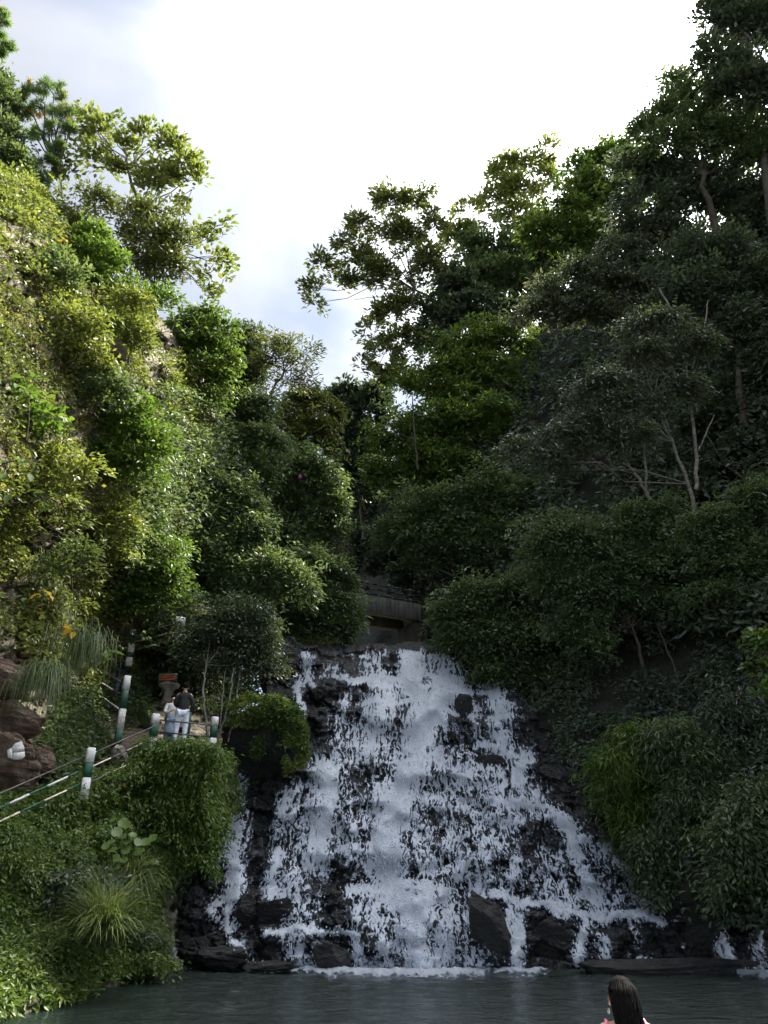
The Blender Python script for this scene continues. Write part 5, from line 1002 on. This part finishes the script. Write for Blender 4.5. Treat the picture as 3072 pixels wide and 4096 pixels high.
shoot('shoot of pale green pointed leaves lit at the left frame edge above the dark overhang', [(-8, 470, .6), (8, 462, .3), (30, 458, 0), (42, 462, 0)], [(4, 461), (9, 462), (14, 458), (18, 459), (22, 463), (26, 459), (30, 463), (33, 465), (37, 462), (20, 470), (25, 474), (30, 474), (35, 470), (6, 474), (9, 479), (1, 467)], 15.4, 0.26, 'bright', 141, group=SG)
shoot('upright dark stemmed shoot with bright leaves near the left frame edge', [(26, 440, .6), (29, 420, .2), (29, 398, 0), (36, 378, 0)], [(24, 394), (28, 391), (33, 394), (17, 384), (44, 412), (37, 410), (47, 413), (42, 409), (34, 378), (20, 391), (26, 400), (38, 388), (47, 379), (22, 378), (52, 376), (13, 377)], 15.6, 0.25, 'bright', 142, group=SG)
shoot('leafy shoot sticking out below the dark pocket of the left cliff', [(-8, 515, .8), (10, 503, .3), (28, 503, 0), (42, 496, 0)], [(10, 494), (18, 495), (38, 490), (44, 492), (50, 493), (40, 502), (45, 505), (48, 510), (42, 500), (55, 503)], 15.4, 0.26, 'bright', 143, group=SG)
shoot('yellow green shoot of drooping leaves on the cliff at mid height', [(64, 440, .5), (58, 424, .2), (54, 418, 0)], [(55, 418), (59, 420), (64, 419), (69, 420), (52, 424), (72, 424), (76, 430), (62, 410), (70, 408)], 18, 0.24, 'bright', 144, group=SG)
shoot('long arching shoot with yellow tipped leaves crossing the cliff edge', [(132, 346, .8), (150, 336, .2), (168, 331, 0), (188, 332, 0)], [(160, 330), (166, 330), (172, 331), (176, 327), (181, 330), (189, 333), (192, 335), (160, 322), (163, 318), (176, 320)], 20.3, 0.26, 'bright', 145, group=SG)
shoot('leafy shoot at the left frame edge by the shaded rock wall', [(-8, 604, .4), (4, 600, .1), (12, 596, 0)], [(2, 594), (8, 593), (14, 594), (22, 596), (26, 598), (4, 603), (8, 606), (-2, 598)], 16.8, 0.26, 'mid', 146, group=SG)
shoot('spray of long yellow and green leaflets hanging below the leafy tree by the stairs', [(98, 634, .6), (104, 640, .1), (110, 652, 0), (113, 662, 0), (117, 666, 0)], [(99, 640), (101, 645), (104, 645), (106, 648), (108, 650), (110, 654), (111, 657), (113, 660), (100, 650), (103, 652)], 19.6, 0.62, 'bright', 147, 'frond', 'frond', None, 0.55)
shoot('two golden leaves caught in the hanging grass above the stairs', [(58, 630, .5), (66, 626, 0)], [(63, 627), (72, 630), (74, 632)], 18.6, 0.34, 'gold', 148, 'yellow_leaves', 'leaves')
shoot('golden dead leaf spray on the dark hanging plants under the cliff', [(36, 596, .5), (40, 592, 0)], [(38, 593), (42, 591), (46, 593), (41, 594)], 17.6, 0.3, 'gold', 149, 'yellow_leaves', 'leaves')
shoot('bright yellow palmate leaf high on the cliff below the pine', [(22, 196, .5), (25, 193, 0)], [(24, 193), (27, 192), (28, 194), (26, 195)], 20.2, 0.34, 'gold', 150, 'yellow_leaves', 'leaves')
shoot('orange brown leaf pair on the cliff below the olive tree', [(58, 248, .5), (60, 243, 0)], [(55, 242), (61, 243), (64, 239)], 20, 0.34, 'gold', 151, 'yellow_leaves', 'leaves')

# --- mossy boulder overgrown with green beside the falls
mo, C, R = boulder('mossy_boulder', 'big mossy boulder crowned with yellow green plants left of the upper falls', 224, 302, 702, 780, 24.6, M['boulder'], 171, 0.8, 2.8, 0.12, None)
rg = np.random.default_rng(172); n = 3000
d = rdir(rg, n); d[:, 1] = -np.abs(d[:, 1]); cl_ = vn3(d[:, 0] * 3 + 9, d[:, 1] * 3, d[:, 2] * 3, 6); k = ((d[:, 2] > 0.22) & (cl_ > 0.22)) | ((d[:, 0] > 0.5) & (d[:, 2] > -0.8) & (cl_ > 0.42)) | (cl_ > 0.72); d = d[k]
nr_ = (np.abs(d) ** 2.8).sum(1) ** (1 / 2.8); q3 = d / nr_[:, None] * (0.9 + 0.16 * vn3(d[:, 0] * 4, d[:, 1] * 4, d[:, 2] * 4, 8) + 0.1 * rg.random(len(d)))[:, None]
W_ = C + q3[:, :1] * R[0] * RT + q3[:, 1:2] * R[1] * np.array([0, 1.0, 0]) + q3[:, 2:] * R[2] * UP
V, T, ti = leaf_cluster(rg, W_, norm(d + [0, 0, 0.2]), 10, 0.09, 0.10, 0.045, 0.3, 0.5, 2, vn3(W_[:, 0] * 1.6, W_[:, 1] * 1.6, W_[:, 2] * 1.6, 5) * 1.1 - 0.1)
build('moss_plants', V, T, M['lush'], mo, tint=np.clip(ti * 1.15, 0, 1), kind='stuff', loc=C); TRI[0] += len(T)
mo.children[0].location = (0, 0, 0)
mo2, C2, R2 = boulder('mossy_boulder', 'mossy bank boulder at the water edge under the small left trickle', 108, 168, 925, 990, 20.0, M['moss'], 173, 0.7, 2.6, 0.15, None)
n = 900; d = rdir(rg, n); d[:, 1] = -np.abs(d[:, 1]); d = d[d[:, 2] > -0.1]; q3 = d / ((np.abs(d) ** 2.6).sum(1) ** (1 / 2.6))[:, None] * 1.02
W_ = C2 + q3[:, :1] * R2[0] * RT + q3[:, 1:2] * R2[1] * np.array([0, 1.0, 0]) + q3[:, 2:] * R2[2] * UP
V, T, ti = leaf_cluster(rg, W_, norm(d + [0, 0, 0.2]), 7, 0.1, 0.1, 0.04, 0.5, 0.5)
build('moss_plants', V, T, M['mid'], mo2, tint=ti, kind='stuff', loc=C2); mo2.children[0].location = (0, 0, 0)

# ------------------------------------------------------------------ people
SKIN = plain_mat('skin', (0.36, 0.22, 0.15), 0.55, 0.12, 12); SKIN2 = plain_mat('skin_fair', (0.5, 0.31, 0.2), 0.5, 0.1, 12)
HAIR = plain_mat('black_hair', (0.006, 0.005, 0.005), 0.85, 0.3, 30); HAIR.node_tree.nodes['Principled BSDF'].inputs['Specular IOR Level'].default_value = 0.08
def cloth(n, c, r=0.85): return plain_mat(n, c, r, 0.25, 14, 0, 0.3)
def skinned(name, J, E, mat, parent, X, sub=2, root=0):
    """a continuous body grown from joints J {key: (x, y, z, r)} along chains E; X maps local to world"""
    keys = list(J); ix = {k: i for i, k in enumerate(keys)}
    me = bpy.data.meshes.new(name + '_j'); me.from_pydata([J[k][:3] for k in keys], [(ix[a], ix[b]) for ch in E for a, b in zip(ch[:-1], ch[1:])], [])
    o = bpy.data.objects.new(name + '_j', me); SC.collection.objects.link(o)
    sk = o.modifiers.new('s', 'SKIN'); sk.use_smooth_shade = True; sk.branch_smoothing = 0.5
    for i, k in enumerate(keys):
        sv = me.skin_vertices[0].data[i]; r = J[k][3]; sv.radius = r if isinstance(r, tuple) else (r, r); sv.use_root = (i == root)
    sb = o.modifiers.new('b', 'SUBSURF'); sb.levels = sub; sb.render_levels = sub
    dg = bpy.context.evaluated_depsgraph_get(); ev = o.evaluated_get(dg); m2 = ev.to_mesh()
    V = np.empty(len(m2.vertices) * 3); m2.vertices.foreach_get('co', V); V = V.reshape(-1, 3)
    fs = {}
    for p in m2.polygons: fs.setdefault(len(p.vertices), []).append(list(p.vertices))
    ev.to_mesh_clear(); bpy.data.objects.remove(o); bpy.data.meshes.remove(me)
    return build(name, X(V), [np.array(f) for f in fs.values()], mat, parent, smooth=True)
def blob(name, c, r, mat, parent, X, seed=0, cut=None, dis=0.06, n=14, m=20):
    th = np.linspace(0.02, np.pi - 0.02, n)[:, None]; ph = np.linspace(0, 2 * np.pi, m, endpoint=False)[None]
    q = np.stack([np.sin(th) * np.cos(ph), np.sin(th) * np.sin(ph), np.cos(th) + 0 * ph], -1).reshape(-1, 3)
    q = q * (1 + dis * 2 * (fbm3(q * 2.5 + seed, 2, seed) - 0.5))[:, None]
    if cut: q = cut(q)
    i = np.arange(n - 1)[:, None] * m; k = np.arange(m)[None]; k2 = (k + 1) % m
    Q = np.stack([i + k, i + m + k, i + m + k2, i + k2], -1).reshape(-1, 4)
    return build(name, X(q * np.asarray(r) + np.asarray(c)), Q, mat, parent, smooth=True)
def person(label, foot, face, H, pose, top, trousers, shoes, hair=None, skin=SKIN, long_hair=False, skirt=None, sleeve_end='wr', topz=0.93):
    """face: angle the person faces (0 = away from the camera, pi = toward it)"""
    s = H / 1.70; ca, sa = math.cos(face), math.sin(face); foot = np.asarray(foot, float)
    def X(v):
        v = np.asarray(v, float) * s; return np.stack([v[:, 0] * ca - v[:, 1] * sa, v[:, 0] * sa + v[:, 1] * ca, v[:, 2]], -1) + foot
    t = thing('person', label, 'person', foot)
    J = {'pe': (0, 0, .95, (.14, .10)), 'sp': (0, 0, 1.12, (.125, .095)), 'ch': (0, 0, 1.32, (.15, .105)), 'nb': (0, 0, 1.43, (.08, .07)), 'nk': (0, .005, 1.50, .052), 'hd': (0, .015, 1.575, (.068, .08)), 'hm': (0, .012, 1.63, (.074, .092)), 'ht': (0, .0, 1.685, (.05, .065)), 'no': (0, .125, 1.585, .012)}
    for sg, n in ((-1, 'l'), (1, 'r')):
        J.update({n + 'sh': (sg * .17, 0, 1.40, .06), n + 'el': (sg * .24, -.01, 1.13, .042), n + 'wr': (sg * .23, .06, .90, .028), n + 'pm': (sg * .228, .085, .84, (.022, .038)),
                  n + 'hp': (sg * .09, 0, .90, .095), n + 'kn': (sg * .105, .02, .50, .058), n + 'an': (sg * .11, -.01, .09, .038), n + 'to': (sg * .12, .13, .035, .032)})
        J.update({k: v for k, v in pose.items() if k in J})
        w, pmv = np.array(J[n + 'wr'][:3]), np.array(J[n + 'pm'][:3]); dv = norm(pmv - w); sdv = norm(np.cross(dv, [1.0, 0.2, 0])) 
        for q, (o_, l) in enumerate(((-.027, .06), (-.009, .07), (.009, .068), (.027, .052))):
            b = pmv + sdv * o_ + dv * .03; J[f'{n}f{q}a'] = (*b, .0095); J[f'{n}f{q}b'] = (*(b + dv * l * .55 + np.array([-sg * .008, .004, 0])), .0085); J[f'{n}f{q}c'] = (*(b + dv * l + np.array([-sg * .022, .006, 0])), .007)
        b = w + dv * .03 - sdv * .03; J[n + 'ta'] = (*b, .011); J[n + 'tb'] = (*(b + dv * .035 - sdv * .018), .009)
    J.update({k: v for k, v in pose.items() if k in J})
    ch = [['pe', 'sp', 'ch', 'nb', 'nk', 'hd', 'hm', 'ht'], ['hd', 'no']]
    for n in 'lr':
        ch += [['nb', n + 'sh', n + 'el', n + 'wr', n + 'pm'], ['pe', n + 'hp', n + 'kn', n + 'an', n + 'to'], [n + 'wr', n + 'ta', n + 'tb']] + [[n + 'pm'] + [f'{n}f{q}{e}' for e in 'abc'] for q in range(4)]
    skinned('body', J, ch, skin, t, X)
    g_ = lambda k, a: (*J[k][:3], tuple(x + a for x in J[k][3]) if isinstance(J[k][3], tuple) else J[k][3] + a)
    T_ = {'pe': (J['pe'][0], J['pe'][1], topz, (.165, .125)), 'sp': g_('sp', .022), 'ch': g_('ch', .022), 'nb': g_('nb', .018), 'nc': (0, 0, 1.475, .065)}
    for n in 'lr': T_.update({n + 'sh': g_(n + 'sh', .022), n + 'el': g_(n + 'el', .022), n + 'wr': g_(n + 'wr', .02)})
    chs = [['pe', 'sp', 'ch', 'nb', 'nc']] + [['nb', n + 'sh', n + 'el'] + (['%swr' % n] if sleeve_end == 'wr' else []) for n in 'lr']
    skinned('top', T_, chs, top, t, X)
    if trousers is not None:
        L_ = {'pe': (J['pe'][0], J['pe'][1], .95, (.155, .118))}
        for n in 'lr': L_.update({n + 'hp': g_(n + 'hp', .014), n + 'kn': g_(n + 'kn', .024), n + 'an': (*J[n + 'an'][:2], J[n + 'an'][2] + .02, .055)})
        skinned('trousers', L_, [['pe', n + 'hp', n + 'kn', n + 'an'] for n in 'lr'], trousers, t, X)
    if skirt is not None:
        skinned('skirt', {'a': (0, 0, 1.05, (.14, .11)), 'b': (0, 0, .9, (.19, .15)), 'c': (0, .01, .6, (.21, .17)), 'd': (0, .01, .45, (.22, .18))}, [['a', 'b', 'c', 'd']], skirt, t, X)
    for n in 'lr':
        a = np.array(J[n + 'an'][:3]); e = np.array(J[n + 'to'][:3])
        skinned('shoe', {'h': (a[0], a[1] - .035, a[2] - .045, .042), 'm': (*(a * .5 + e * .5 + [0, 0, -.015]), .045), 't': (e[0], e[1] + .02, e[2] + .005, .036)}, [['h', 'm', 't']], shoes, t, X)
    hm = np.array(J['hm'][:3])
    def cap(q):
        q = q.copy(); f = (q[:, 1] > 0.15) & (q[:, 2] < 0.38); q[f] *= 0.8; q[(q[:, 2] < -0.5)] *= 0.82; return q
    blob('hair', hm + [0, -.018, .022], (.094, .112, .10), hair or HAIR, t, X, 3, cap)
    if long_hair:
        skinned('hair', {'a': (0, hm[1] - .07, hm[2], (.08, .06)), 'b': (.0, hm[1] - .10, 1.48, (.085, .05)), 'c': (.01, -.12, 1.32, (.09, .04)), 'd': (.0, -.125, 1.2, (.06, .03))}, [['a', 'b', 'c', 'd']], HAIR, t, X)
    for sg in (-1, 1):
        blob('eye', hm + [sg * .032, .094, -.022], (.012, .006, .007), M['black'], t, X, 1, None, 0, 6, 8)
        blob('ear', (sg * .083, hm[1] - .0, hm[2] - .03), (.012, .024, .034), skin, t, X, 1, None, .05, 6, 8)
    blob('mouth', (hm[0], .108, 1.545), (.022, .007, .006), cloth('lips', (0.3, 0.08, 0.07)), t, X, 1, None, 0, 6, 8)
    return t, X
pi = math.pi
person('man in black jacket and white trousers standing with his back turned on the landing', feet + [0.0, 0, 0.0], 0.25, 1.74, {'lel': (-.25, .04, 1.15, .045), 'lwr': (-.14, .22, 1.10, .03), 'lpm': (-.11, .28, 1.12, (.022, .038)), 'rel': (.26, .02, 1.13, .045), 'rwr': (.2, .18, .97, .03), 'rpm': (.18, .24, .94, (.022, .038)), 'lan': (-.14, -.01, .09, .038), 'lkn': (-.125, .02, .5, .058), 'lto': (-.16, .13, .035, .032)},
       cloth('black_jacket', (0.012, 0.012, 0.016)), cloth('white_denim', (0.62, 0.66, 0.74)), cloth('white_shoe', (0.6, 0.6, 0.6)), topz=0.90)
wf = P(168.5, 741, 22.9); wf[2] = zl
person('long haired woman in white top and grey blue dress facing the man on the landing', wf, pi + 0.35, 1.6, {'lel': (-.23, .06, 1.15, .04), 'lwr': (-.08, .2, 1.2, .027), 'lpm': (-.03, .22, 1.22, (.02, .034)), 'rel': (.23, .06, 1.15, .04), 'rwr': (.07, .19, 1.17, .027), 'rpm': (.02, .2, 1.2, (.02, .034))},
       cloth('white_blouse', (0.62, 0.62, 0.62)), cloth('blue_denim', (0.10, 0.16, 0.30)), cloth('pale_shoe', (0.5, 0.48, 0.46)), long_hair=True, skirt=cloth('grey_blue_dress', (0.24, 0.30, 0.36)), skin=SKIN2)
ef = P(113.5, 703, 26.0)
person('man in a navy shirt and jeans coming down the stairs behind the tall post', ef, pi - 0.25, 1.72, {'lkn': (-.105, .12, .54, .058), 'lan': (-.11, .06, .14, .038), 'lto': (-.12, .2, .09, .032)}, cloth('navy_shirt', (0.02, 0.04, 0.10)), cloth('blue_jeans', (0.10, 0.15, 0.26)), cloth('grey_shoe', (0.4, 0.38, 0.38)))
ef2 = P(105, 700, 27.6)
person('person in a light grey shirt mostly hidden behind the hanging leaves on the stairs', ef2, pi + 0.3, 1.65, {}, cloth('grey_shirt', (0.42, 0.42, 0.45)), cloth('dark_trousers', (0.02, 0.02, 0.025)), cloth('dark_shoe', (0.03, 0.03, 0.03)))

# the woman on the terrace in front of the camera, seen from behind
t_ = P(620, 984, 5.2); hgt = t_[2] - 0.05
fw_ = np.array([t_[0], t_[1], 0.05])
pinkm, tt_, oo_ = new_mat('pink_floral'); gq = nd(tt_, 'ShaderNodeNewGeometry'); vq = nd(tt_, 'ShaderNodeTexVoronoi', {'Vector': gq.outputs['Position'], 'Scale': 70.0})
pc = ramp(tt_, vq.outputs['Distance'], [(0.25, (0.8, 0.75, 0.75)), (0.45, (0.72, 0.10, 0.22)), (0.8, (0.6, 0.05, 0.14))]); pb = nd(tt_, 'ShaderNodeBsdfPrincipled', {'Base Color': pc, 'Roughness': 0.8}); tt_.links.new(pb.outputs[0], oo_.inputs[0])
tw, XW = person('woman with long dark hair and pink floral strap top seen from behind', fw_, 0.08, hgt, {'nb': (0, 0, 1.445, (.09, .07)), 'lsh': (-.175, 0, 1.425, .055), 'rsh': (.175, 0, 1.425, .055)}, pinkm, None, cloth('sandal', (0.08, 0.05, 0.03)), skin=plain_mat('skin_warm', (0.58, 0.36, 0.2), 0.5, 0.08, 12), skirt=pinkm, sleeve_end='none', topz=0.95)
for ch in list(tw.children):
    if ch.name.split('.')[0] in ('top',):
        bpy.data.objects.remove(ch)
skinned('top', {'a': (0, 0, .93, (.16, .125)), 'b': (0, 0, 1.12, (.15, .12)), 'c': (0, 0, 1.26, (.165, .12)), 'd': (0, 0, 1.30, (.15, .11))}, [['a', 'b', 'c', 'd']], pinkm, tw, XW)
for sg in (-1, 1):
    skinned('strap', {'a': (sg * .11, -.10, 1.28, .010), 'b': (sg * .135, -.062, 1.46, .010), 'c': (sg * .135, .0, 1.492, .010), 'd': (sg * .12, .07, 1.39, .010), 'e': (sg * .1, .11, 1.28, .010)}, [['a', 'b', 'c', 'd', 'e']], pinkm, tw, XW, 1)
# long loose hair: a solid mass under many locks
skinned('hair', {'a': (0, -.045, 1.655, (.085, .085)), 'b': (0, -.055, 1.60, (.096, .10)), 'c': (.0, -.075, 1.50, (.086, .075)), 'd': (.012, -.10, 1.38, (.070, .055)), 'e': (.02, -.12, 1.24, (.066, .045)), 'f': (.02, -.12, 1.1, (.055, .03))}, [['a', 'b', 'c', 'd', 'e', 'f']], HAIR, tw, XW)
rg = np.random.default_rng(7); lk = MB()
for k in range(260):
    a = rg.uniform(-2.9, -0.25) if k < 200 else rg.uniform(0, 6.28); r = rg.uniform(.92, 1.08); x0, y0 = math.cos(a), math.sin(a)
    w = rg.uniform(-.02, .02); pts = np.array([(x0 * .05, -.03 + y0 * .04, 1.735 - abs(w)), (x0 * .09 * r, -.035 + y0 * .085 * r, 1.68), (x0 * .102 * r, -.05 + y0 * .09 * r, 1.59), (x0 * .098 * r + w * .3, -.075 + y0 * .07 * r, 1.49), (x0 * .078 * r + .01 + w, -.1 + y0 * .055 * r, 1.37), (x0 * .072 * r + .02 + w * 1.5, -.12 + y0 * .045, rg.uniform(1.1, 1.25))])
    tq = np.linspace(0, len(pts) - 1, 16); pts = np.stack([np.interp(tq, np.arange(len(pts)), pts[:, c_]) for c_ in range(3)], -1)
    wv_ = np.clip(tq - 1.2, 0, 3) * .0035; pts = pts + np.stack([wv_ * np.sin(tq * 5 + k), wv_ * np.cos(tq * 4.3 + k * 1.7), 0 * tq], -1)
    if y0 > 0.1: pts = pts[:7]
    lk.tube(XW(pts), np.linspace(.0035, .0012, len(pts)), 3, 0, False)
lk.out('hair_locks', HAIR, tw, kind='stuff')
a = np.linspace(0, 2 * np.pi, 15); ring = np.stack([0 * a - .100, .012 + .017 * np.cos(a), 1.535 + .017 * np.sin(a)], -1)
er = MB(); er.tube(XW(ring), 0.0028, 6, 0, False); er.out('earring', plain_mat('silver', (0.8, 0.8, 0.78), 0.25, 0.05, 10, 1.0), tw)
